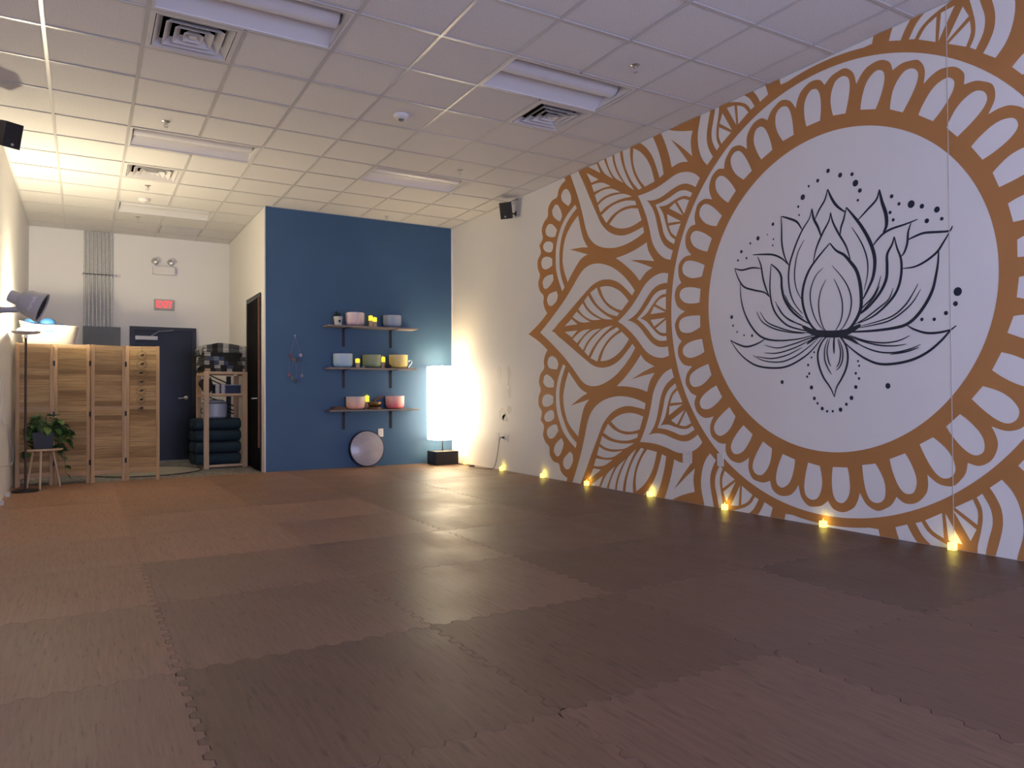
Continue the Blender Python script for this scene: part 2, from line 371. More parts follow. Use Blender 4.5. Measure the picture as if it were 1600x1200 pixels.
# ------------------------------------------------------------------ foam mats
PM, NX0, NY0 = 1.02, XL, 1.967
def tooth(tt):
    per = PM / 20; k = int(math.floor(tt / per)); return k
def joint(n=20, amp=.013):
    """points (t, offset) of an interlocking edge, t in 0..1"""
    pts = []; per = 1.0 / n
    for k in range(n):
        s_ = amp if k % 2 == 0 else -amp
        pts.append((k*per + per*.16 if k else 0.0, s_ if k else 0.0)); 
        if k == 0: pts.append((per*.2, s_))
        pts.append((k*per + per*.84 if k < n-1 else 1.0 - per*.2, s_))
    pts.append((1.0, 0.0)); return pts
JT = joint()
def mat_mesh(wd, dp, left, right, near, far):
    """polygon in local coords with origin at the mat's lower-left corner; flags: toothed sides"""
    def side(flag, L_, full):
        if not flag: return [(0, 0), (L_, 0)]
        return [(t_*PM, o_) for t_, o_ in JT if t_*PM <= L_ + 1e-6] + ([] if abs(L_ - PM) < 1e-6 else [(L_, 0)])
    pb = [(t_, o_) for t_, o_ in side(near, wd, PM)]
    prt = [(wd + o_, t_) for t_, o_ in side(right, dp, PM)]
    pf = [(t_, dp + o_) for t_, o_ in side(far, wd, PM)][::-1]
    plf = [(o_, t_) for t_, o_ in side(left, dp, PM)][::-1]
    poly = pb[:-1] + prt[:-1] + pf[:-1] + plf[:-1]
    q = []
    for p in poly:
        if not q or (Vector(p) - Vector(q[-1])).length > 1e-5: q.append(p)
    poly = q; n = len(poly)
    def inset(d):
        out = []
        for i in range(n):
            a, b_, c_ = Vector(poly[i-1]), Vector(poly[i]), Vector(poly[(i+1) % n])
            n1 = Vector((-(b_-a).y, (b_-a).x)).normalized(); n2 = Vector((-(c_-b_).y, (c_-b_).x)).normalized()
            nn = (n1 + n2)
            if nn.length < .2: nn = n1
            nn.normalize(); out.append(b_ + nn * d / max(.5, nn.dot(n1)))
        return out
    A, B_ = inset(.0006), inset(.0022)
    mb = MB()
    mb.v = [(p.x, p.y, ZF) for p in A] + [(p.x, p.y, -.0018) for p in A] + [(p.x, p.y, 0) for p in B_]
    for i in range(n):
        j = (i+1) % n
        mb.f.append((i, j, n+j, n+i)); mb.f.append((n+i, n+j, 2*n+j, 2*n+i))
    from mathutils.geometry import tessellate_polygon
    tr = tessellate_polygon([[Vector((p.x, p.y, 0)) for p in B_]])
    mb.f += [tuple(2*n + i for i in t_) for t_ in tr]
    me = bpy.data.meshes.new('floor_mat'); me.from_pydata(mb.v, [], mb.f)
    bm = bmesh.new(); bm.from_mesh(me); bmesh.ops.recalc_face_normals(bm, faces=bm.faces); bm.to_mesh(me); bm.free()
    me.materials.append(M['mat']); return me
# mat tints (column, row): print differences, plus lamp light painted in, strongest far left
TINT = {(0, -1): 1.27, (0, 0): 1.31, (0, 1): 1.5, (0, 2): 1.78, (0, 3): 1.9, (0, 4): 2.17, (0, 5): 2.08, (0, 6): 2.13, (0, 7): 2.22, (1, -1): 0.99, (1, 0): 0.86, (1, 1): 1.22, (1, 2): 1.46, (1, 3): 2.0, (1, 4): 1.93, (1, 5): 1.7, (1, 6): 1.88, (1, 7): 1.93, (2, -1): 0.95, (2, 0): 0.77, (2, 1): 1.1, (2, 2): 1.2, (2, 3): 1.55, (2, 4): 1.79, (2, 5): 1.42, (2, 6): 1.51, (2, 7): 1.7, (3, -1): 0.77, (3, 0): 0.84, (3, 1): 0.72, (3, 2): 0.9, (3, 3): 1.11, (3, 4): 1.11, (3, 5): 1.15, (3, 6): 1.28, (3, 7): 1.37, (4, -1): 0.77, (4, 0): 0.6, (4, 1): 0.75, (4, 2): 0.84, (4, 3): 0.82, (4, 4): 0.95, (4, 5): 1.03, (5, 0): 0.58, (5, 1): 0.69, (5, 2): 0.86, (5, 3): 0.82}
cache = {}
rows = list(range(-4, 8)); ncol = 6
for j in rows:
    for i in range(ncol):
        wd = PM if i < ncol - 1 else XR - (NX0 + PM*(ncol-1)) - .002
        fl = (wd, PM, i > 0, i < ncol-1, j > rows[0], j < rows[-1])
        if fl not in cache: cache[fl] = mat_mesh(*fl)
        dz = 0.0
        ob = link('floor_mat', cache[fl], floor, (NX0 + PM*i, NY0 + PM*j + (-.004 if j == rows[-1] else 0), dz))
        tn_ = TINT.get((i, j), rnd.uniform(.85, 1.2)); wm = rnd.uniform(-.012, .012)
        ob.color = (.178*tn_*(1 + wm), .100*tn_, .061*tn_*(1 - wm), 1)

# ------------------------------------------------------------------ ceiling
TS = .6096; GX, GY = -.2482, 4.7023
ceil = struct(MB().box(XL, XR, YF, YD, ZC + .28, ZC + .32).build('ceiling', 'dark'))
xs = [XL] + [GX + k*TS for k in range(9)] + [XR]          # column c lies between xs[c+1] and xs[c+2]
ys = [YF] + [GY + k*TS for k in range(-11, 14)] + [YD]
def X(c): return GX + c*TS
def Y(r): return GY + r*TS
TROF = [(5, 0), (5, 5), (1, 0), (1, 5), (1, 10)]
VENT = [(6, 1), (1, 1), (1, 7)]
GRIL = [(2, 12)]
taken = set(VENT) | set(GRIL)
for c, r in TROF: taken |= {(c, r), (c+1, r)}
tile_cache = {}
def tile(x0, x1, y0, y1):
    k = (round(x1-x0, 3), round(y1-y0, 3))
    if k not in tile_cache: tile_cache[k] = MB().box(-k[0]/2, k[0]/2, -k[1]/2, k[1]/2, 0, .016).mesh('ceiling_tile', 'tile')
    link('ceiling_tile', tile_cache[k], ceil, ((x0+x1)/2, (y0+y1)/2, ZC + rnd.uniform(.0015, .0035)))
G = .0015
for a in range(len(xs)-1):
    for b_ in range(len(ys)-1):
        c, r = a - 1, b_ - 12
        if (c, r) in taken: continue
        x0, x1, y0, y1 = xs[a] + G, xs[a+1] - G, ys[b_] + G, ys[b_+1] - G
        if y0 > YB - .05 and x0 > XP - .02: continue
        if y0 > YB - .05: x1 = min(x1, XP - .002)
        elif y1 > YB and x1 > XP + .02:
            if x0 < XP: tile(x0, XP - .002, YB, y1)
            y1 = YB - .002
        tile(x0, x1, y0, y1)
def bar(x0, x1, y0, y1):
    mb = MB(); mb.box(x0, x1, y0, y1, ZC - .0045, ZC + .0012)
    mb.build('grid_bar', 'tbar', ceil)
HW = .012
for k in range(9):
    x = X(k); yend = YB if x > XP else YD
    cuts = sorted([(Y(r), Y(r+1)) for c, r in TROF if c + 1 == k])
    y0 = YF
    for a, b_ in cuts + [(yend, yend)]:
        bar(x - HW, x + HW, y0, a - (HW if a < yend else 0)); y0 = b_ + HW
for k in range(-11, 14):
    y = Y(k); xe = XR if y < YB else XP
    segs = []; x0 = XL
    for q in range(9):
        if X(q) > xe: break
        segs.append((x0, X(q) - HW)); x0 = X(q) + HW
    segs.append((x0, xe))
    for a, b_ in segs: bar(a, b_, y - HW, y + HW) if b_ > a else None
for i, (x0, x1, y0, y1) in enumerate([(XL, XL + .02, YF, YD), (XR - .02, XR, YF, YB), (XL, XP, YD - .02, YD), (XP, XR, YB - .02, YB), (XP - .02, XP, YB, YD)]):
    struct(MB().box(x0, x1, y0, y1, ZC - .003, ZC + .0035).build('trim_%d' % (i + 4), 'tbar'))

def troffer(c, r, label):
    o = thing('ceiling_light', label, 'ceiling light', (X(c), Y(r), ZC), 0, 'switched-off ceiling troffers')
    W_, D_ = 2*TS - 2*HW - .002, TS - 2*HW - .002; ox = oy = HW + .001
    fr = MB()
    fr.box(ox, ox+W_, oy, oy+.022, -.003, .004); fr.box(ox, ox+W_, oy+D_-.022, oy+D_, -.003, .004); fr.box(ox, ox+.022, oy+.022, oy+D_-.022, -.003, .004); fr.box(ox+W_-.022, ox+W_, oy+.022, oy+D_-.022, -.003, .004)
    fr.build('frame', 'trofer', o)
    # curved reflectors on both sides of a lamp basket
    x0, x1 = ox + .022, ox + W_ - .022; ya, yb = oy + .022, oy + D_ - .022; ym = (ya + yb) / 2; hb = .085
    for (p, q, nm) in ((ya, ym - hb, 0), (yb, ym + hb, 1)):
        mb = MB(); n = 8; pr_ = []
        for k in range(n + 1):
            t_ = k / n; pr_.append((p + (q - p)*t_, .004 + .085*math.sin(t_*PI/2)))
        vs = [(x0, a, z) for a, z in pr_] + [(x1, a, z) for a, z in pr_]
        mb.add(vs, [(k, k+1, n+2+k, n+1+k) for k in range(n)]); mb.build('reflector', 'trofer', o, True)
    for xe_ in (x0 - .004, x1): MB().box(xe_, xe_ + .004, ya, yb, .0, .12).build('end_plate', 'trofer', o)
    mb = MB(); n = 14; pr_ = [(ym + hb*math.cos(PI*k/n)*1.02, .088 - .062*math.sin(PI*k/n)) for k in range(n+1)]
    vs = [(x0 + .02, a, z) for a, z in pr_] + [(x1 - .02, a, z) for a, z in pr_]
    mb.add(vs, [(k, k+1, n+2+k, n+1+k) for k in range(n)] + [tuple(range(n+1)), tuple(range(n+1, 2*n+2))]); mb.build('lamp_basket', 'diffuser', o, True)
    mb = MB(); mb.box(x0 - .02, x1 + .02, ya - .02, yb + .02, .122, .13)
    mb.box(x0, x1, ym-hb-.002, ym-hb, .084, .122); mb.box(x0, x1, ym+hb, ym+hb+.002, .084, .122); mb.build('housing', 'trofer', o)
for (c, r), lb in zip(TROF, ['unlit ceiling light nearest the mural wall, above the square vent', 'unlit ceiling light above the blue wall shelves, right of centre',
                             'unlit ceiling light at the top left edge beside a large square vent', 'unlit ceiling light between two sprinklers in the middle left ceiling', 'farthest unlit ceiling light, close to the back wall']):
    troffer(c, r, lb)

def vent(c, r, label):
    o = thing('ceiling_vent', label, 'vent', (X(c) + TS/2, Y(r) + TS/2, ZC), 0, 'square four-way ceiling vents')
    a = TS/2 - HW - .001
    fr = MB(); w_ = .035
    fr.box(-a, a, -a, -a+w_, -.003, .003); fr.box(-a, a, a-w_, a, -.003, .003); fr.box(-a, -a+w_, -a+w_, a-w_, -.003, .003); fr.box(a-w_, a, -a+w_, a-w_, -.003, .003)
    fr.build('frame', 'vent', o)
    for k in range(4):
        outer = a - .04 - k*.062; inner = outer - .045
        z0, z1 = -.006 + (.0 if k else .002), .045
        mb = MB(); th = .003
        for (s0, za), (s1, zb) in (((outer, z0), (inner, z1)),):
            pass
        ro, ri = outer, inner
        vs = []
        for s_, z in ((ro, z0), (ri, z1), (ri - th, z1), (ro - th*1.6, z0)):
            vs += [(-s_, -s_, z), (s_, -s_, z), (s_, s_, z), (-s_, s_, z)]
        fs = []
        for i in range(4):
            for q in range(4):
                n_ = (q+1) % 4; m_ = (i+1) % 4
                fs.append((i*4+q, i*4+n_, m_*4+n_, m_*4+q))
        mb.add(vs, fs); mb.build('louver', 'vent', o)
    s_ = a - .04 - 4*.062 + .02
    MB().box(-s_, s_, -s_, s_, .0, .006).build('centre_plate', 'vent', o)
    mb = MB(); q = a - .02
    mb.box(-q, q, -q, q, .16, .165)
    for (p0, p1, r0, r1) in ((-q, -q+.003, -q, q), (q-.003, q, -q, q), (-q, q, -q, -q+.003), (-q, q, q-.003, q)): mb.box(p0, p1, r0, r1, .003, .16)
    mb.build('duct_boot', 'dark', o)
for (c, r), lb in zip(VENT, ['square ceiling vent near the mural wall, touching a light', 'largest square ceiling vent, at the top left beside a light', 'square ceiling vent in the warm-lit ceiling at the far left']):
    vent(c, r, lb)
for c, r in GRIL:
    o = thing('return_grille', 'grey flat air return grille in the ceiling by the back wall', 'grille', (X(c) + TS/2, Y(r) + TS/2, ZC))
    a = TS/2 - HW
    MB().box(-a, a, -a, a, 0, .01).build('plate', 'grille', o)
    for k in range(12):
        y = -a + .05 + k*(2*a-.1)/11
        MB().box(-a+.02, a-.02, y-.004, y+.004, -.004, .0005).build('slat', 'vent', o)

SPR = [(.653, 7.456, 'sprinkler head in front of the middle left ceiling light'), (.661, 9.839, 'sprinkler head just in front of the white smoke detector at far left'), (.659, 11.63, 'farthest sprinkler head, over the back area behind the last light'),
       (3.703, 4.383, 'nearest sprinkler head, right of centre by the mural wall'), (3.696, 7.442, 'sprinkler head near the ceiling light over the blue wall'), (3.732, 9.887, 'sprinkler head directly above the blue wall')]
for x, y, lb in SPR:
    o = thing('sprinkler_head', lb, 'sprinkler', (x, y, ZC + .002), 0, 'ceiling sprinkler heads')
    MB().lathe([(.001, 0), (.036, 0), (.036, -.003), (.022, -.012), (.001, -.012)], 20).build('escutcheon', 'chrome', o, True)
    mb = MB(); mb.cyl((0, 0, -.01), (0, 0, -.03), .009, .007, 10)
    for s_ in (-1, 1): mb.tube([(s_*.008, 0, -.025), (s_*.016, 0, -.04), (s_*.004, 0, -.055)], .0025, 6)
    mb.build('body', 'chrome', o, True)
    MB().lathe([(.001, -.055), (.017, -.055), (.017, -.058), (.001, -.058)], 16).build('deflector', 'chrome', o)
for x, y, lb in [(2.498, 6.233, 'white round sensor on the middle of the ceiling'), (.664, 10.535, 'white smoke detector on the ceiling at the far left, before the last light')]:
    o = thing('ceiling_sensor', lb, 'detector', (x, y, ZC + .002), 0, 'round ceiling sensors')
    MB().lathe([(.001, 0), (.075, 0), (.075, -.012), (.066, -.026), (.045, -.04), (.001, -.042)], 28).build('housing', 'white_paint', o, True)
    MB().lathe([(.001, -.041), (.026, -.041), (.024, -.052), (.001, -.056)], 20).build('lens', 'grey_box' if x > 2 else 'white_paint', o, True)
# traced mural outlines: metres along the wall (towards the far end) and up, about the mandala centre
M_HALF=[[(4.055,0.0),(3.859,0.116),(3.567,0.306),(3.368,0.461),(3.234,0.579),(3.121,0.652),(2.993,0.68),(2.869,0.674),(2.748,0.645),(2.598,0.585),(2.453,0.494),(2.328,0.388),(2.245,0.297),(2.287,0.25),(2.376,0.323),(2.486,0.402),(2.599,0.452),(2.716,0.477),(2.836,0.478),(2.977,0.445),(3.123,0.369),(3.293,0.276),(3.488,0.164),(3.65,0.079),(3.796,0.0)],[(3.519,0.034),(3.375,0.107),(3.257,0.035)],[(3.356,0.128),(3.273,0.182),(3.2,0.136),(3.108,0.083),(3.014,0.04),(3.154,0.045),(3.257,0.076)],[(3.24,0.207),(3.156,0.269),(3.088,0.192),(2.998,0.128),(2.91,0.084),(2.815,0.05),(2.963,0.056),(3.071,0.09),(3.162,0.141)],[(3.128,0.288),(3.05,0.344),(2.979,0.259),(2.874,0.175),(2.754,0.101),(2.608,0.033),(2.746,0.046),(2.857,0.085),(2.98,0.148),(3.07,0.217)],[(3.014,0.365),(2.889,0.41),(2.838,0.318),(2.753,0.227),(2.653,0.155),(2.5,0.088),(2.535,0.058),(2.67,0.095),(2.805,0.164),(2.908,0.242)],[(2.832,0.407),(2.717,0.404),(2.6,0.375),(2.487,0.321),(2.408,0.261),(2.342,0.199),(2.458,0.113),(2.57,0.148),(2.685,0.211),(2.769,0.289)],[(2.52,0.0),(2.411,0.061),(2.285,0.148),(2.178,0.244),(2.088,0.331),(2.0,0.382),(1.901,0.411),(1.818,0.415),(1.743,0.399),(1.758,0.309),(1.819,0.312),(1.902,0.302),(1.988,0.26),(2.075,0.184),(2.165,0.096),(2.256,0.036),(2.368,0.0)],[(2.214,0.0),(2.121,0.062),(2.032,0.14),(1.96,0.209),(1.875,0.246),(1.772,0.25),(1.779,0.206),(1.848,0.2),(1.918,0.165),(1.99,0.106),(2.063,0.042),(2.159,0.0)],[(2.005,0.029),(1.954,0.101),(1.788,0.028)],[(1.93,0.121),(1.862,0.166),(1.78,0.178),(1.781,0.047)]]
M_FULL=[[(3.287,1.421),(3.433,1.347),(3.554,1.248),(3.637,1.127),(3.684,1.008),(3.698,0.892),(3.698,0.774),(3.675,0.681),(3.625,0.561),(3.564,0.453),(3.515,0.494),(3.574,0.608),(3.61,0.731),(3.616,0.863),(3.615,0.926),(3.593,1.026),(3.545,1.138),(3.464,1.241),(3.356,1.319),(3.255,1.373)],[(3.232,1.284),(3.357,1.207),(3.476,1.096),(3.534,0.959),(3.55,0.844),(3.551,0.793),(3.522,0.689),(3.451,0.544),(3.346,0.646),(3.23,0.743),(3.145,0.788),(3.047,0.806),(3.153,0.839),(3.265,0.877),(3.399,0.92),(3.265,0.911),(3.152,0.901),(3.048,0.883),(3.133,0.997),(3.192,1.152)],[(2.55,0.681),(2.387,0.691),(2.217,0.717),(2.053,0.758),(2.026,0.664),(1.941,0.549),(2.114,0.589),(2.31,0.62),(2.129,0.555),(1.97,0.49),(2.072,0.455),(2.164,0.385),(2.266,0.484),(2.404,0.59)]]
M_SCALLOP=[[(3.987,1.086),(3.982,1.145),(3.942,1.163),(3.856,1.153),(3.782,1.122),(3.735,1.075),(3.752,1.015),(3.869,0.993),(3.944,1.015)],[(4.02,0.866),(3.99,0.911),(3.924,0.922),(3.828,0.902),(3.77,0.869),(3.773,0.792),(3.852,0.77),(3.934,0.769),(3.999,0.804)],[(3.995,0.616),(3.95,0.665),(3.864,0.686),(3.758,0.683),(3.749,0.613),(3.812,0.562),(3.909,0.525),(3.969,0.545)],[(3.889,0.407),(3.846,0.451),(3.761,0.465),(3.684,0.47),(3.654,0.414),(3.689,0.349),(3.783,0.305),(3.853,0.318),(3.887,0.364)]]
M_OUT=[(4.328,0.0),(4.144,0.081),(4.01,0.15),(3.89,0.225),(3.944,0.285),(3.976,0.362),(3.968,0.447),(4.056,0.519),(4.09,0.622),(4.049,0.712),(4.096,0.797),(4.101,0.904),(4.026,0.982),(4.049,1.067),(4.057,1.117)]
R_HOLES=[[(1.316,0.194),(1.331,0.072),(1.394,0.069),(1.482,0.079),(1.539,0.101),(1.578,0.138),(1.589,0.172),(1.571,0.211),(1.525,0.229),(1.458,0.228),(1.381,0.214)],[(1.324,-0.05),(1.324,-0.156),(1.375,-0.178),(1.441,-0.197),(1.508,-0.198),(1.571,-0.179),(1.599,-0.14),(1.599,-0.1),(1.575,-0.065),(1.518,-0.046),(1.428,-0.042)]]
R_OUT=[(1.565,0.283),(1.629,0.247),(1.656,0.168),(1.631,0.083),(1.585,0.038),(1.523,0.007),(1.609,-0.033),(1.657,-0.107),(1.641,-0.18),(1.616,-0.227)]
L_STROKES=[(9,[(-0.036,0.369),(0.018,0.324),(0.088,0.261),(0.15,0.192),(0.192,0.11),(0.214,0.025),(0.215,-0.046),(0.199,-0.119),(0.165,-0.201),(0.115,-0.267),(0.056,-0.306),(-0.022,-0.322)]),(11,[(-0.036,0.369),(-0.088,0.305),(-0.154,0.26),(-0.208,0.196),(-0.252,0.132),(-0.278,0.046),(-0.289,-0.054),(-0.284,-0.152),(-0.247,-0.23),(-0.192,-0.292),(-0.117,-0.319),(-0.041,-0.324)]),(4.5,[(0.025,0.191),(0.09,0.14),(0.135,0.05),(0.143,-0.037),(0.12,-0.144),(0.075,-0.235),(0.016,-0.3)]),(4.5,[(-0.052,0.196),(-0.133,0.099),(-0.187,0.008),(-0.21,-0.086),(-0.194,-0.184),(-0.146,-0.271),(-0.099,-0.309)]),(4.5,[(0.001,0.098),(0.047,0.021),(0.069,-0.08),(0.058,-0.185),(0.026,-0.274),(-0.022,-0.317)]),(4.5,[(-0.066,0.095),(-0.107,0.01),(-0.134,-0.086),(-0.133,-0.178),(-0.109,-0.251),(-0.061,-0.315)]),(6.5,[(-0.045,0.603),(-0.03,0.541),(0.016,0.473),(0.066,0.388),(0.093,0.323),(0.114,0.239)]),(6.5,[(-0.045,0.603),(-0.063,0.526),(-0.109,0.432),(-0.173,0.319),(-0.208,0.205)]),(6.5,[(0.119,0.669),(0.144,0.595),(0.207,0.52),(0.261,0.432),(0.304,0.341),(0.334,0.256),(0.344,0.149),(0.33,0.039),(0.289,-0.056),(0.216,-0.143)]),(8.5,[(0.119,0.669),(0.104,0.587),(0.065,0.509),(0.036,0.425)]),(4.5,[(0.194,0.437),(0.251,0.35),(0.28,0.247),(0.286,0.141),(0.266,0.049),(0.225,-0.027)]),(6.5,[(-0.022,0.786),(0.002,0.711),(0.053,0.645),(0.094,0.576)]),(8.5,[(-0.022,0.786),(-0.056,0.706),(-0.102,0.636),(-0.171,0.575)]),(6.5,[(-0.177,0.611),(-0.157,0.531),(-0.132,0.469),(-0.124,0.412)]),(11,[(-0.177,0.611),(-0.231,0.541),(-0.293,0.453),(-0.353,0.344),(-0.39,0.24),(-0.399,0.158),(-0.384,0.064),(-0.348,-0.012),(-0.303,-0.088)]),(4.5,[(-0.221,0.452),(-0.274,0.367),(-0.317,0.277),(-0.342,0.183),(-0.341,0.086),(-0.313,-0.024)]),(6.5,[(-0.44,0.68),(-0.417,0.613),(-0.347,0.556),(-0.266,0.492)]),(11,[(-0.44,0.68),(-0.459,0.587),(-0.487,0.494),(-0.49,0.413),(-0.465,0.363)]),(7.5,[(0.409,0.669),(0.333,0.635),(0.258,0.592),(0.211,0.521)]),(6.5,[(0.409,0.669),(0.406,0.559),(0.405,0.449),(0.38,0.336),(0.338,0.256)]),(6.5,[(-0.715,0.409),(-0.629,0.393),(-0.531,0.381),(-0.465,0.358),(-0.413,0.316),(-0.382,0.282)]),(6.5,[(-0.668,0.396),(-0.647,0.335),(-0.639,0.259),(-0.618,0.201),(-0.594,0.174)]),(9,[(-0.547,0.323),(-0.53,0.271),(-0.493,0.207),(-0.491,0.127),(-0.485,0.041),(-0.451,-0.034),(-0.399,-0.099),(-0.337,-0.157),(-0.284,-0.193)]),(7.5,[(-0.547,0.323),(-0.565,0.241),(-0.593,0.158),(-0.595,0.065),(-0.575,-0.026),(-0.533,-0.099),(-0.457,-0.17),(-0.371,-0.225),(-0.265,-0.26)]),(6.5,[(-0.944,0.318),(-0.922,0.289),(-0.842,0.297),(-0.752,0.307),(-0.675,0.291),(-0.635,0.278)]),(6.5,[(-0.929,0.287),(-0.885,0.222),(-0.84,0.163),(-0.765,0.115),(-0.687,0.089),(-0.604,0.09)]),(9,[(-0.852,0.176),(-0.846,0.087),(-0.83,0.0),(-0.807,-0.087),(-0.761,-0.172),(-0.698,-0.249),(-0.627,-0.299),(-0.538,-0.317),(-0.387,-0.324),(-0.246,-0.321),(-0.136,-0.317)]),(7.5,[(-0.959,-0.336),(-0.92,-0.365),(-0.861,-0.427),(-0.771,-0.497),(-0.663,-0.545),(-0.534,-0.567),(-0.418,-0.563),(-0.315,-0.521),(-0.226,-0.46),(-0.154,-0.397)]),(6.5,[(-0.627,-0.304),(-0.681,-0.339),(-0.758,-0.368),(-0.833,-0.373),(-0.906,-0.364),(-0.934,-0.352)]),(4.5,[(-0.728,-0.069),(-0.676,-0.147),(-0.604,-0.209),(-0.506,-0.262),(-0.387,-0.283),(-0.246,-0.296)]),(4.5,[(-0.712,-0.029),(-0.669,-0.1),(-0.621,-0.164),(-0.539,-0.226),(-0.439,-0.256),(-0.282,-0.283)]),(4.5,[(-0.534,-0.036),(-0.5,-0.111),(-0.423,-0.166),(-0.319,-0.229),(-0.229,-0.27)]),(4.5,[(-0.444,0.063),(-0.417,-0.021),(-0.373,-0.088),(-0.311,-0.138),(-0.284,-0.168)]),(4.5,[(-0.434,-0.008),(-0.39,-0.082),(-0.32,-0.155),(-0.266,-0.199)]),(4.5,[(-0.649,-0.378),(-0.569,-0.408),(-0.454,-0.416),(-0.316,-0.391),(-0.191,-0.341)]),(4.5,[(-0.625,-0.435),(-0.536,-0.442),(-0.42,-0.43),(-0.281,-0.389),(-0.173,-0.34)]),(4.5,[(-0.723,-0.444),(-0.648,-0.47),(-0.536,-0.489),(-0.419,-0.478),(-0.298,-0.431),(-0.173,-0.348)]),(4.5,[(-0.711,-0.463),(-0.616,-0.489),(-0.503,-0.501)]),(6.5,[(0.705,0.405),(0.606,0.392),(0.491,0.369),(0.402,0.321),(0.349,0.267)]),(6.5,[(0.653,0.381),(0.619,0.3),(0.597,0.184),(0.563,0.086),(0.534,0.027)]),(6.5,[(0.515,0.297),(0.525,0.193),(0.529,0.082),(0.512,-0.031),(0.464,-0.128),(0.366,-0.219),(0.239,-0.266),(0.096,-0.3)]),(9,[(0.515,0.297),(0.448,0.237),(0.415,0.177),(0.41,0.085),(0.385,-0.009),(0.321,-0.106),(0.237,-0.177),(0.155,-0.228)]),(6.5,[(0.906,0.319),(0.824,0.293),(0.714,0.296),(0.619,0.276)]),(6.5,[(0.906,0.319),(0.862,0.221),(0.801,0.145),(0.692,0.103),(0.587,0.071),(0.534,0.027)]),(6.5,[(0.843,0.18),(0.839,0.063),(0.809,-0.056),(0.744,-0.177),(0.662,-0.27),(0.569,-0.319),(0.434,-0.341),(0.261,-0.34),(0.096,-0.317)]),(6.5,[(0.963,-0.302),(0.883,-0.399),(0.785,-0.481),(0.665,-0.539),(0.504,-0.562),(0.371,-0.554),(0.242,-0.505),(0.138,-0.44),(0.037,-0.342)]),(6.5,[(0.963,-0.302),(0.882,-0.341),(0.783,-0.37),(0.675,-0.354),(0.587,-0.318)]),(4.5,[(0.671,-0.08),(0.613,-0.17),(0.499,-0.236),(0.345,-0.279),(0.198,-0.301)]),(4.5,[(0.636,-0.083),(0.567,-0.174),(0.454,-0.23),(0.302,-0.278),(0.156,-0.298)]),(4.5,[(0.478,-0.016),(0.419,-0.114),(0.333,-0.186),(0.217,-0.232)]),(4.5,[(0.452,-0.056),(0.387,-0.145),(0.28,-0.209),(0.156,-0.263)]),(4.5,[(0.38,0.027),(0.342,-0.05),(0.279,-0.119),(0.206,-0.18)]),(4.5,[(0.588,-0.368),(0.457,-0.4),(0.304,-0.377),(0.157,-0.342),(0.036,-0.321)]),(4.5,[(0.594,-0.433),(0.457,-0.441),(0.283,-0.405),(0.137,-0.352)]),(4.5,[(0.717,-0.446),(0.595,-0.499),(0.436,-0.515),(0.305,-0.484),(0.179,-0.42),(0.076,-0.348)]),(4.5,[(0.676,-0.458),(0.525,-0.483),(0.369,-0.463),(0.22,-0.409)]),(6.5,[(-0.041,-0.327),(0.017,-0.352),(0.061,-0.409),(0.082,-0.477),(0.069,-0.564),(0.031,-0.652),(-0.026,-0.729),(-0.06,-0.801)]),(6.5,[(-0.061,-0.328),(-0.117,-0.353),(-0.163,-0.423),(-0.176,-0.507),(-0.16,-0.589),(-0.122,-0.663),(-0.078,-0.73),(-0.06,-0.801)]),(4.5,[(-0.012,-0.354),(0.018,-0.429),(0.019,-0.515),(-0.009,-0.584),(-0.037,-0.628)]),(4.5,[(-0.026,-0.355),(-0.001,-0.447),(-0.015,-0.533),(-0.034,-0.568)]),(6.5,[(-0.066,-0.341),(-0.06,-0.4),(-0.062,-0.473)]),(4.5,[(-0.098,-0.36),(-0.131,-0.438),(-0.133,-0.513),(-0.11,-0.571),(-0.076,-0.6)]),(4.5,[(-0.092,-0.368),(-0.116,-0.453),(-0.105,-0.537),(-0.08,-0.578)]),(22,[(0.217,-0.241),(0.116,-0.298),(-0.051,-0.324),(-0.173,-0.317),(-0.283,-0.274)]),(14,[(0.178,-0.385),(0.076,-0.33),(-0.051,-0.324),(-0.173,-0.357),(-0.263,-0.412)])]
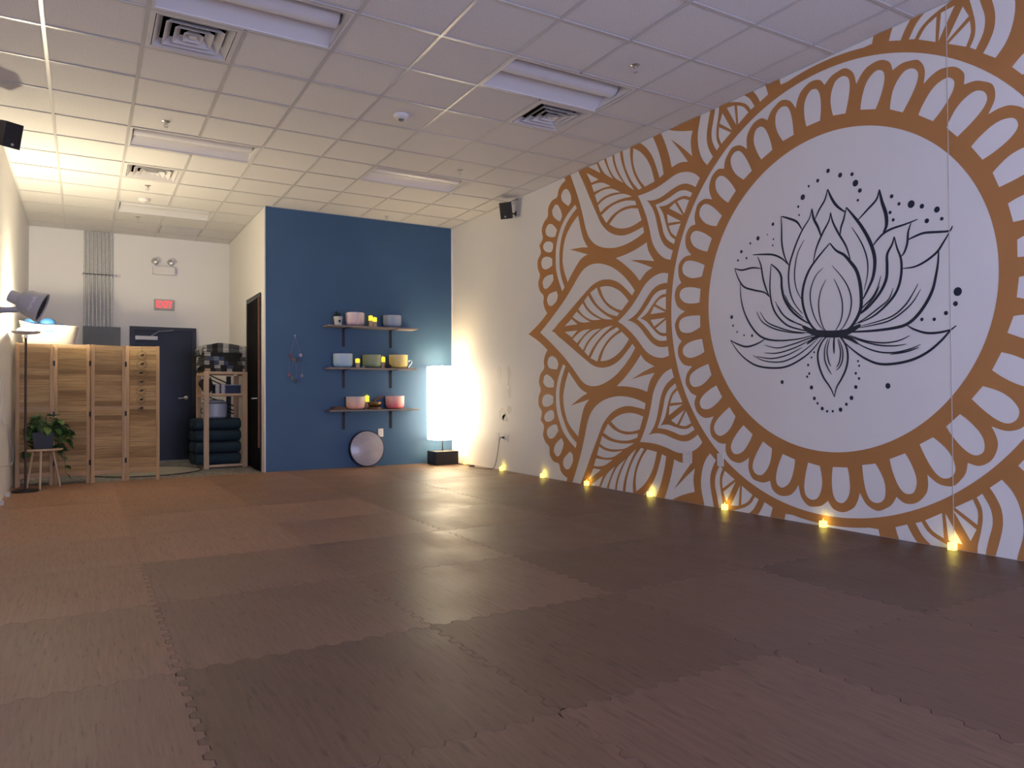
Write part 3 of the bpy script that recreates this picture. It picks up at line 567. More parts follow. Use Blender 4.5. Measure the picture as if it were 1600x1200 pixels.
L_DOTS=[(-0.028,0.924,0.0152),(-0.13,0.864,0.0171),(-0.228,0.845,0.0133),(-0.254,0.772,0.0228),(-0.289,0.709,0.0152),(-0.272,0.642,0.0095),(0.064,0.872,0.0133),(0.145,0.849,0.0095),(0.201,0.776,0.0209),(0.244,0.711,0.0095),(0.237,0.643,0.0076),(0.492,0.622,0.0133),(0.55,0.547,0.0057),(0.489,0.498,0.0076),(0.497,0.448,0.0076),(0.648,0.535,0.0171),(0.73,0.507,0.0095),(0.829,0.453,0.0133),(0.773,0.388,0.0095),(0.868,0.384,0.0095),(-0.531,0.609,0.0133),(-0.584,0.544,0.0114),(-0.67,0.522,0.0247),(-0.744,0.491,0.0152),(-0.844,0.446,0.019),(-0.875,0.378,0.0114),(-0.776,0.385,0.0152),(-0.518,0.498,0.0114),(-0.54,0.441,0.0114),(-0.97,-0.116,0.0266),(-0.955,-0.193,0.0152),(-0.893,-0.248,0.0133),(-0.816,-0.282,0.0114),(-0.733,-0.275,0.0114),(0.945,-0.101,0.0152),(0.931,-0.177,0.0095),(0.886,-0.235,0.0076),(0.809,-0.27,0.0076),(0.722,-0.28,0.0114),(0.114,-0.453,0.0076),(0.139,-0.492,0.0076),(0.17,-0.55,0.0095),(0.161,-0.617,0.0095),(0.18,-0.641,0.0095),(0.142,-0.726,0.0152),(0.117,-0.811,0.0133),(0.089,-0.849,0.0095),(0.048,-0.889,0.0133),(0.005,-0.909,0.0095),(-0.043,-0.908,0.0095),(-0.109,-0.895,0.0152),(-0.158,-0.854,0.0114),(-0.201,-0.807,0.0152),(-0.237,-0.727,0.0133),(-0.263,-0.665,0.0095),(-0.238,-0.626,0.0095),(-0.266,-0.572,0.0076),(-0.257,-0.537,0.0076),(0.418,-0.679,0.0152),(-0.485,-0.722,0.019)]
# ------------------------------------------------------------------ mural on the right wall (flat paint)
CY, CZ = 3.580, 1.790
def rot2(P, deg):
    a = math.radians(deg); c_, s_ = math.cos(a), math.sin(a); return [(p[0]*c_ - p[1]*s_, p[0]*s_ + p[1]*c_) for p in P]
def mir(P, ax=0.0): return [tuple(q) for q in rot2([(p[0], -p[1]) for p in rot2(P, -ax)], ax)][::-1]
def paint(name, solids, holes, m, parent, off, label=None):
    """one flat paint film: union of solids minus holes, clipped to the wall; local y,z about the centre"""
    vs = []; fs = []
    for P in solids + holes:
        if sum(P[i-1][0]*P[i][1] - P[i][0]*P[i-1][1] for i in range(len(P))) < 0: P = P[::-1]
        o = len(vs); vs += [Vector((p[0], p[1])) for p in P]; fs.append(list(range(o, o + len(P))))
    r = delaunay_2d_cdt(vs, [], fs, 1, 1e-5)
    V, F, OF = r[0], r[2], r[5]; ns = len(solids); keep = []
    for f, of in zip(F, OF):
        if any(i < ns for i in of) and not any(i >= ns for i in of): keep.append(f)
    if not keep: return None
    bm = bmesh.new(); bv = [bm.verts.new((0, v[0], v[1])) for v in V]
    for f in keep:
        try: bm.faces.new([bv[i] for i in f])
        except ValueError: pass
    for v in [v for v in bm.verts if not v.link_faces]: bm.verts.remove(v)
    for co, no in (((0, 0, .001 - CZ), (0, 0, -1)), ((0, 0, ZC - .001 - CZ), (0, 0, 1)), ((0, YF + .02 - CY, 0), (0, -1, 0))):
        bmesh.ops.bisect_plane(bm, geom=bm.verts[:] + bm.edges[:] + bm.faces[:], plane_co=co, plane_no=no, clear_outer=True)
    if not bm.faces: bm.free(); return None
    for f in bm.faces:
        if f.normal.x > 0: f.normal_flip()
    me = bpy.data.meshes.new(name); bm.to_mesh(me); bm.free(); me.materials.append(M[m])
    o = link(name, me, parent, (off, 0, 0))
    if label: o['label'] = label
    return o
def arc(r, a0, a1, n): return [(r*math.cos(math.radians(a0 + (a1-a0)*k/n)), r*math.sin(math.radians(a0 + (a1-a0)*k/n))) for k in range(n+1)]
def T2(P): return [(p[0], p[1]) for p in P]

mural = thing('mandala_mural', 'large ochre mandala painted on the white right wall around the lotus', 'mural', (XR, CY, CZ))
holes0 = []
for P in M_HALF:
    q = T2(catmull(P, 3)); holes0 += [q, mir(q)]
for P in M_FULL: holes0.append(T2(catmull(P, 3, corner=60)))
holes0.append(T2(catmull([rot2([(r_, 0)], a_)[0] for r_, a_ in [(4.115, 15), (4.095, 15.5), (4.04, 15.85), (3.96, 15.95), (3.90, 15.7), (3.885, 15), (3.90, 14.3), (3.96, 14.05), (4.04, 14.15), (4.095, 14.5)]], 3)))
for P in M_SCALLOP[1:]:
    q = T2(catmull(P, 3)); holes0 += [q, mir(q, 15)]
R_OUTER, R_RING0, R_RING1, R_DISC = 1.74, 1.706, 1.774, 1.2186
half_out = T2(catmull(M_OUT, 3, closed=False, corner=60))        # 0..15 degrees
up = half_out
def ang(p): return math.degrees(math.atan2(p[1], p[0]))
up = [p for p in half_out if ang(p) <= 14.9] + [tuple(rot2([(4.205, 0)], 15)[0])]
dn = mir(up)                                                       # -15..0
sector = T2(arc(R_OUTER, 15, -15, 12)) + dn + up[1:]
# the two petals above and below the ring (cut by ceiling and floor) are plain outlines without the inner fan
sb1 = T2(catmull(M_HALF[7], 3)); n_o = 8*3 + 1
plain = sb1[:n_o] + mir(sb1[:n_o])
fan_ids = set(range(14, 22))
holes_plain = [h for i, h in enumerate(holes0) if i not in fan_ids] + [plain]
for k in range(12):
    hs = [rot2(h, 30*q) for q in (k-1, k, k+1) for h in (holes_plain if q in (3, 9) else holes0)]
    paint('petal_motif', [rot2(sector, 30*k)], hs, 'orange', mural, -.0010)
paint('ring_band', [arc(R_RING1, 0, 358, 179)], [arc(R_RING0, 0, 358, 179)], 'orange', mural, -.0013)
unit = T2(catmull(R_OUT + [rot2([R_OUT[0]], -20)[0]], 5, closed=False, corner=62))[:-1]
so = []
for k in range(18): so += rot2(unit, -20*k)
sh = []
for k in range(18):
    for P in R_HOLES: sh.append(rot2(T2(catmull(P, 3)), -20*k))
paint('scallop_ring', [so], sh + [arc(R_DISC, 0, 358, 179)], 'orange', mural, -.0010)

lotus = thing('lotus_drawing', 'dark navy line drawing of an open lotus inside the white circle', 'drawing', (XR, CY, CZ))
def ribbon(P, wz, taper=True):
    P = catmull([(p[0], p[1]) for p in P], 5, closed=False, corner=75); n = len(P); L_, R_ = [], []
    for i, p in enumerate(P):
        d = (P[min(i+1, n-1)] - P[max(i-1, 0)]).normalized(); nn = Vector((-d.y, d.x)); t_ = i/(n-1)
        w_ = wz * (0.30 + 0.70*math.sin(PI*min(1, max(0, t_)))**.7) if taper else wz
        L_.append(p + nn*w_/2); R_.append(p - nn*w_/2)
    return L_, R_
for si, (wz, P) in enumerate(L_STROKES):
    a, b_ = ribbon(P, wz*.0025); n = len(a)
    mb = MB(); mb.v = [(0, p.x, p.y) for p in a] + [(0, p.x, p.y) for p in b_]; mb.f = [(i, i+1, n+i+1, n+i) for i in range(n-1)]
    mb.build('petal_line', 'navy', lotus, loc=(-.0012 - si*.00002, 0, 0))
dcache = {}
for y, z, r_ in L_DOTS:
    if r_ not in dcache:
        mb = MB(); mb.v = [(0, r_*math.cos(2*PI*k/18), r_*1.08*math.sin(2*PI*k/18)) for k in range(18)]; mb.f = [tuple(range(18))]; dcache[r_] = mb.mesh('dot', 'navy')
    link('dot', dcache[r_], lotus, (-.0012, y, z))
# ------------------------------------------------------------------ floor lamp in the corner
lx, ly = 4.585, 9.86
o = thing('floor_lamp', 'tall square paper floor lamp glowing in the corner on a black block', 'lamp', (lx, ly, 0))
MB().box(-.18, .18, -.16, .16, 0, .195, ch=.004).build('base', 'black', o)
MB().cyl((0, 0, .195), (0, 0, 1.36), .009, n=12).build('pole', 'black_metal', o)
sh_ = MB(); s0, zb, zt = .172, .36, 1.445
for (a, b_, c_, d) in ((-s0, s0, -s0, -s0+.003), (-s0, s0, s0-.003, s0), (-s0, -s0+.003, -s0+.003, s0-.003), (s0-.003, s0, -s0+.003, s0-.003)): sh_.box(a, b_, c_, d, zb, zt)
sh_.build('lamp_shade', 'shade', o)
mb = MB()
for z in (zb + .004, zt - .006):
    mb.tube([(-s0+.006, -s0+.006, z), (s0-.006, -s0+.006, z), (s0-.006, s0-.006, z), (-s0+.006, s0-.006, z)], .003, 6, closed=True)
mb.tube([(-s0+.006, 0, zt-.006), (s0-.006, 0, zt-.006)], .003, 6); mb.build('wire_frame', 'black_metal', o)
MB().cyl((0, 0, zt - .01), (0, 0, zt + .02), .006, n=10).build('finial', 'chrome', o)
for z in (.75, 1.12):
    MB().sphere((0.03, 0, z), .032, 16, (1, 1, 1.3)).build('bulb', 'waxglow', o, True)
def plight(name, loc, power, col, rad, parent=None):
    l = bpy.data.lights.new(name, 'POINT'); l.energy = power; l.color = col; l.shadow_soft_size = rad
    q = bpy.data.objects.new(name, l); COL.objects.link(q); q.location = loc
    if parent: q.parent = parent
    return q
plight('floor_lamp_bulb_light', (-.05, 0, 1.22), 14, (1, .78, .45), .04, o)

# lamp cord with inline switch
def cord(name, pts, r_, m, label, cat, smooth=6):
    P = catmull(pts, smooth, closed=False, corner=120)
    ob = MB().tube(P, r_, 8).build(name, m, None, True)
    return tag(ob, label, cat)
cord('lamp_cord', [(XR - .02, 8.55, .445), (XR - .05, 8.57, .44), (XR - .045, 8.62, .36), (XR - .04, 8.68, .18), (XR - .06, 8.74, .02), (XR - .12, 8.82, .006), (XR - .19, 9.05, .006), (XR - .15, 9.2, .006), (XR - .13, 9.33, .006), (XR - .10, 9.5, .006), (XR - .16, 9.62, .006), (XR - .09, 9.72, .006), (XR - .115, 9.86, .03)], .0042, 'brown_cord', 'thin brown lamp cord running along the floor from the wall outlet', 'cord')
tag(MB().box(XR - .165, XR - .115, 9.20, 9.29, .001, .026, ch=.006).build('cord_switch', 'brown_cord'), 'small dark inline switch on the lamp cord at the wall foot', 'switch')

# ------------------------------------------------------------------ tealights along the wall
tl0 = None
def tealight(x, y, label, lit=True, size=.042):
    global tl0
    o = thing('tealight', label, 'tealight', (x, y, 0), 0, 'led tealights along the mural wall' if lit else 'unlit tealights by the left wall')
    h_ = size
    MB().box(-h_/2, h_/2, -h_/2, h_/2, .0, h_*1.12, ch=.004).build('cup', 'teaglow' if lit else 'potwhite', o)
    MB().lathe([(.0015, h_*1.12), (.004, h_*1.2), (.003, h_*1.4), (.0006, h_*1.6)], 8).build('flame_tip', 'teaglow' if lit else 'potwhite', o, True)
    if lit: plight('tealight_glow', (.0, 0, h_*1.12 + .018), .11, (1, .72, .10), .008, o)
nm = ['tealight nearest the floor lamp, beside its cord', 'tealight under the pair of white wall outlets', 'tealight on bare wall just left of the mandala edge', 'tealight at the left foot of the mandala, fourth from the lamp',
      'tealight under the mandala leaf, left of the wall plates', 'tealight below the blank white wall plate on the mural', 'tealight below the lowest point of the mandala ring', 'largest nearest tealight, at the wall seam on the right']
for y, lb in zip([9.662, 8.57, 7.551, 6.639, 5.579, 4.596, 3.606, 2.648], nm): tealight(XR - .036, y, lb)
tealight(XL + .035, 9.14, 'small white unlit tealight by the left wall, next to the lamp base', False)
tealight(XL + .035, 8.45, 'small white unlit tealight at the left frame edge, farther from the lamp base', False)

# ------------------------------------------------------------------ wall plates
def plate(loc, nrm, w_, h_, label, kind):
    """nrm: 'x-' on right wall, 'y-' on blue wall"""
    o = thing('wall_plate', label, 'outlet' if kind != 'blank' else 'wall plate', loc, -PI/2 if nrm == 'x-' else 0, 'white wall plates')
    MB().box(-w_/2, w_/2, -.006, -.0002, -h_/2, h_/2, ch=.0018).build('cover', 'white_paint', o)
    if kind == 'outlet':
        n = max(1, round(w_/.08))
        for k in range(n):
            cx = (k - (n-1)/2)*.046
            for z in (-.021, .021): MB().box(cx-.014, cx+.014, -.008, -.006, z-.012, z+.012, ch=.0008).build('socket', 'white_paint', o)
            for z in (-.021, .021):
                for s_ in (-.006, .006): MB().box(cx+s_-.0012, cx+s_+.0012, -.0084, -.0079, z-.003, z+.005).build('slot', 'black', o)
    else:
        for z in (-h_*.4, h_*.4): MB().cyl((0, -.0058, z), (0, -.0072, z), .0035, n=10).build('screw', 'white_paint', o)
    return o
plate((XR, 8.73, .443), 'x-', .075, .115, 'single white wall plate beside the corded outlet', 'blank')
plate((XR, 8.50, .443), 'x-', .12, .115, 'white double outlet with the brown lamp cord plugged in', 'outlet')
plate((XR, 5.085, .43), 'x-', .118, .115, 'white outlet plate over the lower mandala, left of the blank plate', 'outlet')
plate((XR, 4.672, .43), 'x-', .075, .115, 'narrow blank white plate at the lower edge of the mandala ring', 'blank')
plate((3.722, YB, .478), 'y-', .078, .118, 'white outlet on the blue wall just above the leaning drum', 'outlet')
tag(MB().box(XR - .034, XR - .007, 8.535, 8.56, .43, .456, ch=.004).build('cord_plug', 'black'), 'small black plug in the double wall outlet', 'plug')

# ------------------------------------------------------------------ wall shelves with brackets
SX = [(2.875, 4.205, 1.975), (2.885, 4.185, 1.388), (2.900, 4.215, .800)]
nm = ['top grey wooden wall shelf on the blue wall', 'middle grey wooden wall shelf on the blue wall', 'lowest grey wooden wall shelf, above the drum']
for (x0, x1, z), lb in zip(SX, nm):
    o = thing('wall_shelf', lb, 'shelf', ((x0+x1)/2, YB, z), 0, 'shelves on the blue wall'); h_ = (x1-x0)/2
    MB().box(-h_, h_, -.265, -.003, -.0, .022, ch=.003).build('board', 'shelf', o)
    for bx in (3.172, 3.878):
        cx = bx - (x0+x1)/2; mb = MB()
        mb.box(cx-.018, cx+.018, -.006, -.0005, -.262, 0); mb.box(cx-.018, cx+.018, -.255, -.006, -.006, 0)
        mb.tube([(cx, -.006, -.05), (cx, -.05, -.006)], .006, 6); mb.build('bracket', 'black_metal', o)
ZS = [1.975 + .0225, 1.388 + .0225, .800 + .0225]
def bowl(x, zi, r_, h_, top, bot, label, dy=-.135):
    m = crystal('crystal_' + label.split()[0], top, bot, 0, h_)
    o = thing('singing_bowl', label, 'bowl', (x, YB + dy, ZS[zi]), 0, 'crystal singing bowls on the wall shelves')
    t_ = .007; prof = []
    prof += [(.002, .004), (r_*.45, .004), (r_*.62, .006)]
    n = 9
    for k in range(n+1):
        a = PI/2*k/n; prof.append((r_*.62 + r_*.36*math.sin(a), .006 + r_*.40*(1-math.cos(a))))
    prof += [(r_*.995, h_*.75), (r_, h_), (r_ - t_, h_)]
    prof += [(r_ - t_, h_*.75)]
    for k in range(n, -1, -1):
        a = PI/2*k/n; prof.append((r_*.62 + (r_*.36-t_)*math.sin(a), .014 + r_*.40*(1-math.cos(a))))
    prof += [(.002, .014)]
    MB().lathe(prof, 40).build('body', m, o, True)
    MB().lathe([(r_*.42, 0), (r_*.47, 0), (r_*.47, .006), (r_*.42, .006)], 24, closed=True).build('ring_foot', 'rug_edge', o)
bowl(3.296, 0, .134, .188, (.72, .60, .62), (.62, .45, .48), 'lilac-pink crystal bowl on the top shelf beside the potted plant')
bowl(3.853, 0, .134, .176, (.36, .41, .50), (.23, .30, .44), 'slate blue crystal bowl at the right of the top shelf')
bowl(3.122, 1, .134, .195, (.42, .55, .68), (.30, .47, .68), 'pale blue crystal bowl at the left of the middle shelf')
bowl(3.545, 1, .134, .188, (.30, .33, .20), (.19, .28, .19), 'sage green crystal bowl in the centre of the middle shelf')
bowl(3.946, 1, .136, .195, (.78, .64, .28), (.76, .58, .19), 'yellow crystal bowl at the right of the middle shelf')
bowl(3.303, 2, .134, .184, (.64, .52, .48), (.82, .42, .33), 'peach crystal bowl fading to grey on the lowest shelf')
bowl(3.889, 2, .137, .188, (.82, .50, .46), (.82, .17, .19), 'coral red crystal bowl at the right of the lowest shelf')
def candle(x, zi, h_, r_, label, dy=-.14, z=None):
    zz = ZS[zi] if z is None else z
    o = thing('led_candle', label, 'candle', (x, YB + dy, zz), 0, 'glowing led candles on the wall shelves')
    hs = h_*.55
    MB().lathe([(.001, 0), (r_, 0), (r_, hs), (.001, hs)], 24).build('wax_body', 'wax', o, True)
    MB().lathe([(.001, hs), (r_, hs), (r_, h_*.97), (r_*.96, h_), (r_*.8, h_*.98), (r_*.6, h_*.9), (.001, h_*.88)], 24).build('glowing_top', 'waxglow', o, True)
    MB().lathe([(.001, h_*.88), (.006, h_*.93), (.004, h_*1.0), (.0006, h_*1.08)], 8).build('flame_tip', 'teaglow', o, True)
candle(3.523, 0, .158, .031, 'taller glowing candle of the pair on the top shelf', -.15)
candle(3.588, 0, .138, .031, 'shorter glowing candle of the pair on the top shelf', -.14)
candle(3.332, 1, .130, .032, 'glowing candle beside the pale blue bowl on the middle shelf')
candle(3.723, 1, .165, .033, 'glowing candle between the green and yellow bowls', -.10)
candle(3.502, 2, .195, .032, 'glowing candle behind the brass bowl on the lowest shelf', -.042)

# small potted plant on the top shelf
o = thing('small_potted_plant', 'tiny dark green plant in a white pot at the left of the top shelf', 'plant', (3.055, YB - .135, ZS[0]))
MB().lathe([(.001, 0), (.046, 0), (.064, .125), (.058, .125), (.056, .112), (.001, .112)], 28).build('pot', 'potwhite', o, True)
MB().prism([(0, -.028), (.016, -.008), (.014, .012), (0, .03), (-.015, .01), (-.014, -.01)], 0, .0015, Matrix.Translation((.004, -.0572, .062)) @ Matrix.Rotation(PI/2 - .14, 4, 'X')).build('pot_motif', 'navy', o)
def leaf_mesh(L_, W_, name, m, curl=.25):
    mb = MB(); n = 6; vs = []
    for k in range(n+1):
        t_ = k/n; hw = W_/2*math.sin(PI*min(1, t_**.75*1.0))**.8 if 0 < t_ < 1 else .0008
        z = curl*L_*(t_ - t_*t_*1.6); vs += [(-hw, t_*L_, z + hw*.25), (0, t_*L_, z), (hw, t_*L_, z + hw*.25)]
    fs = []
    for k in range(n): a = 3*k; fs += [(a, a+1, a+4, a+3), (a+1, a+2, a+5, a+4)]
    mb.add(vs, fs); return mb.mesh(name, m, True)
lm = leaf_mesh(.05, .028, 'leaf', 'leaf')
for k in range(22):
    a = rnd.uniform(0, 2*PI); el = rnd.uniform(.2, 1.3); h0 = rnd.uniform(.10, .15)
    q = link('leaf', lm, o, (rnd.uniform(-.03, .0) + .02*math.cos(a), .025*math.sin(a), h0 + .01), (el, rnd.uniform(-.3, .3), a)); s_ = rnd.uniform(.8, 1.3); q.scale = (s_, s_, s_)
MB().tube([(0, 0, .11), (-.012, .01, .15)], .003, 6).build('stem', 'stem', o)

# small things on the shelves
tag(MB().sphere((0, 0, .018), .018, 14, (1.2, 1, 1)).build('small_stone', 'stone', None, True, (3.40, YB - .19, ZS[1])), 'small grey stone in front of the candle on the middle shelf', 'stone')
mb = MB(); mb.sphere((0, 0, 0), .05, 16, (1, .28, .62)); ob = mb.build('palo_santo_dish', 'bag', None, True, (3.765, YB - .215, ZS[1] + .030), (0, .45, 0)); tag(ob, 'dark oval dish leaning before the right candle on the middle shelf', 'dish')
# silver figure-two ornament
P = [(-.028, 0, .098), (-.02, 0, .116), (.0, 0, .122), (.02, 0, .112), (.022, 0, .09), (.008, 0, .066), (-.014, 0, .042), (-.028, 0, .018), (-.02, 0, .008), (.0, 0, .016), (.02, 0, .008), (.034, 0, .014)]
o = thing('number_ornament', 'small silver ornament shaped like a 2 beside the yellow bowl', 'ornament', (4.135, YB - .13, ZS[1]))
MB().tube(catmull(P, 5, False, 120), .0065, 8).build('figure', 'silver', o, True)
# lowest shelf: brown wooden pieces, brass bowl on cushion with striker
nm_ = ['flat brown wooden box at the left of the lowest shelf', 'thin brown wooden strip on the flat wooden box']
tag(MB().box(-.11, .085, -.075, .075, 0, .026, ch=.003).build('wooden_box', 'brownwood', None, False, (3.07, YB - .135, ZS[2])), nm_[0], 'box')
tag(MB().box(-.085, .065, -.05, .05, 0, .016, ch=.003).build('wooden_tray', 'brownwood', None, False, (3.07, YB - .13, ZS[2] + .0262), (0, 0, .15)), nm_[1], 'tray')
tag(MB().lathe([(.001, 0), (.10, 0), (.108, .010), (.108, .02), (.10, .03), (.001, .03)], 32).build('bowl_stand', 'brownwood', None, True, (3.575, YB - .155, ZS[2])), 'round brown wooden stand under the brass bowl', 'stand')
o = thing('brass_bowl', 'hammered brass singing bowl on a round wooden stand, lowest shelf', 'bowl', (3.578, YB - .155, ZS[2] + .0302))
MB().lathe([(.002, .0), (.05, .002), (.082, .022), (.097, .05), (.099, .074), (.093, .074), (.091, .05), (.077, .026), (.048, .008), (.002, .007)], 36).build('body', 'brass', o, True)
ob = MB().tube([(-.06, -.02, .095), (.0, 0, .12), (.08, .02, .152)], [.014, .013, .017], 12).build('striker', 'brownwood', None, True, (3.62, YB - .15, ZS[2] + .028)); tag(ob, 'brown wooden striker resting across the brass bowl', 'striker')

# ------------------------------------------------------------------ frame drum leaning on the blue wall
o = thing('frame_drum', 'round frame drum with pale skin leaning against the blue wall', 'drum', (3.493, YB - .075, .004))
o.rotation_euler = (-.10, 0, 0)
Rd = .257; MX = Matrix.Translation((0, 0, Rd)) @ Matrix.Rotation(PI/2, 4, 'X')
MB().lathe([(Rd - .012, -.03), (Rd, -.03), (Rd, .028), (Rd - .004, .031), (Rd - .012, .031)], 64, MX, closed=True).build('rim', 'black', o, True)
MB().lathe([(.002, .0298), (Rd - .02, .0300), (Rd - .011, .026), (Rd - .013, .022), (.002, .024)], 64, MX).build('skin', 'drumskin', o, True)

# ------------------------------------------------------------------ agate wind chime on the blue wall
o = thing('agate_wind_chime', 'hanging chime of coloured agate slices on the blue wall', 'wind chime', (2.497, YB, 1.20))
def yy(): return -.012
MB().lathe([(.008, -.003), (.014, -.003), (.014, .003), (.008, .003)], 16, Matrix.Translation((-.006, -.010, .647)) @ Matrix.Rotation(PI/2, 4, 'X'), closed=True).build('hook_ring', 'silver', o, True)
for s_ in ((-.066, .40), (.066, .40)): MB().tube([(-.006, -.012, .636), (s_[0], -.012, s_[1])], .0016, 6).build('cord', 'string', o)
AG = [((.09, .014, .018), -.068, .378), ((.10, .05, .02), -.048, .335), ((.12, .11, .05), -.018, .312), ((.012, .03, .025), .020, .312), ((.02, .035, .12), .052, .338), ((.40, .38, .37), .070, .378)]
for k, (cc, x, z) in enumerate(AG):
    mm = mat('agate_%d' % k, cc, .25, var=.4, scale=60)
    MB().lathe([(.001, -.004), (.022, -.004), (.024, 0), (.022, .004), (.001, .004)], 12, Matrix.Translation((x, -.012, z)) @ Matrix.Rotation(PI/2, 4, 'X') @ Matrix.Diagonal((1.0, 1.1, 1, 1))).build('agate', mm, o, True)
AG2 = [((.10, .02, .035), -.092, .112), ((.09, .08, .03), -.046, .062), ((.008, .025, .018), .006, .025), ((.02, .03, .13), .060, .06), ((.16, .16, .2), .085, .098)]
for k, (cc, x, z) in enumerate(AG2):
    mm = mat('agate_low_%d' % k, cc, .25, var=.4, scale=60)
    MB().lathe([(.001, -.004), (.023, -.004), (.025, 0), (.023, .004), (.001, .004)], 12, Matrix.Translation((x, -.012, z)) @ Matrix.Rotation(PI/2, 4, 'X') @ Matrix.Diagonal((.9, 1.25, 1, 1))).build('agate', mm, o, True)
    MB().tube([(x*.85, -.012, .31 + abs(x)*.4), (x, -.012, z + .03)], .0013, 6).build('cord', 'string', o)

# ------------------------------------------------------------------ speakers
def speaker(loc, rz, tilt, label, wall):
    o = thing('wall_speaker', label, 'speaker', loc, rz, 'small black wall speakers'); TL = Matrix.Rotation(tilt, 4, 'X')
    mb = MB(); vs = []
    for (hx, y) in ((.068, -.07), (.05, .07)):
        for (sx_, sz_) in ((-1, -1), (1, -1), (1, 1), (-1, 1)): vs.append((sx_*hx, y, sz_*.105))
    mb.add(vs, [(0, 1, 2, 3), (7, 6, 5, 4), (0, 4, 5, 1), (1, 5, 6, 2), (2, 6, 7, 3), (3, 7, 4, 0)], TL); mb.build('cabinet', 'black', o)
    MB().box(-.062, .062, -.076, -.07, -.098, .098, TL, ch=.002).build('grille', 'black', o)
    MB().lathe([(.001, 0), (.012, 0), (.012, .002), (.001, .002)], 14, TL @ Matrix.Translation((0, -.0765, -.075)) @ Matrix.Rotation(PI/2, 4, 'X')).build('badge', 'silver', o)
    mb = MB(); mb.tube([(0, .06, -.01), (0, .10, -.02), (wall[0], wall[1], -.02)], .010, 8); mb.build('mount_arm', 'black_metal', o)
    MB().box(wall[0]-.022, wall[0]+.022, wall[1]-.014, wall[1]+.006, -.05, .01).build('wall_bracket', 'black_metal', o)
    return o
speaker((4.745, 8.20, 3.42), math.radians(-52), .28, 'small black speaker high on the right wall beside the mandala', (.095, .125))
cord('speaker_wire', [(4.86, 8.25, 3.53), (4.872, 8.20, 3.55), (4.87, 8.12, 3.572), (4.874, 8.30, 3.577), (4.875, 8.55, 3.578)], .003, 'black', 'thin black wire from the right speaker along the ceiling edge', 'wire')
speaker((-.560, 7.52, 3.27), math.radians(32), .30, 'small black speaker under the ceiling at the left frame edge', (-.07, .135))
cord('speaker_cable', [(-.62, 7.60, 3.38), (-.66, 7.56, 3.44), (-.69, 7.45, 3.52), (-.70, 7.35, 3.57)], .003, 'black', 'thin black wire from the left speaker up to the ceiling', 'wire')

# ------------------------------------------------------------------ wall fan on the left wall
o = thing('wall_fan', 'grey wall-mounted fan tilted down above the torch lamp, left wall', 'fan', (-.42, 7.86, 1.87))
ax = Vector((.92, -.10, -.37)).normalized(); zq = ax.to_track_quat('Z', 'Y').to_matrix().to_4x4()
MB().lathe([(.001, -.175), (.050, -.175), (.056, -.165), (.058, -.10), (.075, -.085), (.098, -.07), (.118, -.02), (.132, .06), (.140, .085), (.140, .10), (.128, .10), (.12, .075), (.001, .06)], 40, zq).build('housing', 'fan', o, True)
for k in range(6):
    r_ = .022 + k*.021
    MB().lathe([(r_, .086), (r_+.003, .086), (r_+.003, .092), (r_, .092)], 40, zq, closed=True).build('grille_ring', 'black', o, True)
mb = MB()
for k in range(16):
    a = 2*PI*k/16; mb.tube([zq @ Vector((.02*math.cos(a), .02*math.sin(a), .089)), zq @ Vector((.133*math.cos(a+.5), .133*math.sin(a+.5), .092))], .0022, 5)
mb.build('grille_spokes', 'black', o)
mb = MB()
for k in range(3):
    for s_ in (0,):
        Mb = zq @ Matrix.Rotation(2*PI*k/3, 4, 'Z') @ Matrix.Translation((.06, 0, .074)) @ Matrix.Rotation(.5, 4, 'X')
        mb.box(-.045, .05, -.028, .028, -.001, .001, Mb)
mb.build('blade', 'black', o)
MB().tube([(-.06, .01, -.02), (-.10, .0, -.06), (-.16, -.02, -.068), (-.294, -.10, -.085)], [.022, .026, .027, .03], 12).build('arm', 'fan', o, True)
MB().box(-.294, -.255, -.16, -.05, -.24, -.03, ch=.01).build('wall_bracket', 'fan', o)
tm = text_mesh('Vornado', .046, .0006); tm.materials.clear(); tm.materials.append(M['text'])
side = ax.cross(Vector((0, 1, 0))).normalized()          # direction across the axis, seen from the camera
viewn = Vector((0, -1, 0)); viewn = (viewn - ax*viewn.dot(ax)).normalized(); up_ = ax.cross(viewn).normalized()
if up_.z < 0: up_ = -up_
tx = up_; tyv = -ax; tz = tx.cross(tyv).normalized()
if tz.dot(viewn) < 0: tyv = ax; tz = tx.cross(tyv).normalized()
lt = link('lettering', tm, o); 
# letters run up the side of the housing and wrap its curve
rb = .1285
for v in tm.vertices:
    a_ = v.co.x / rb; z_ax = .03 - v.co.y if tyv.dot(ax) < 0 else .03 + v.co.y
    rr_ = rb + .0008 + v.co.z - (.06 - z_ax)*.175 + .002
    d = viewn*math.cos(a_) + up_*math.sin(a_)
    v.co = ax*z_ax + d*rr_

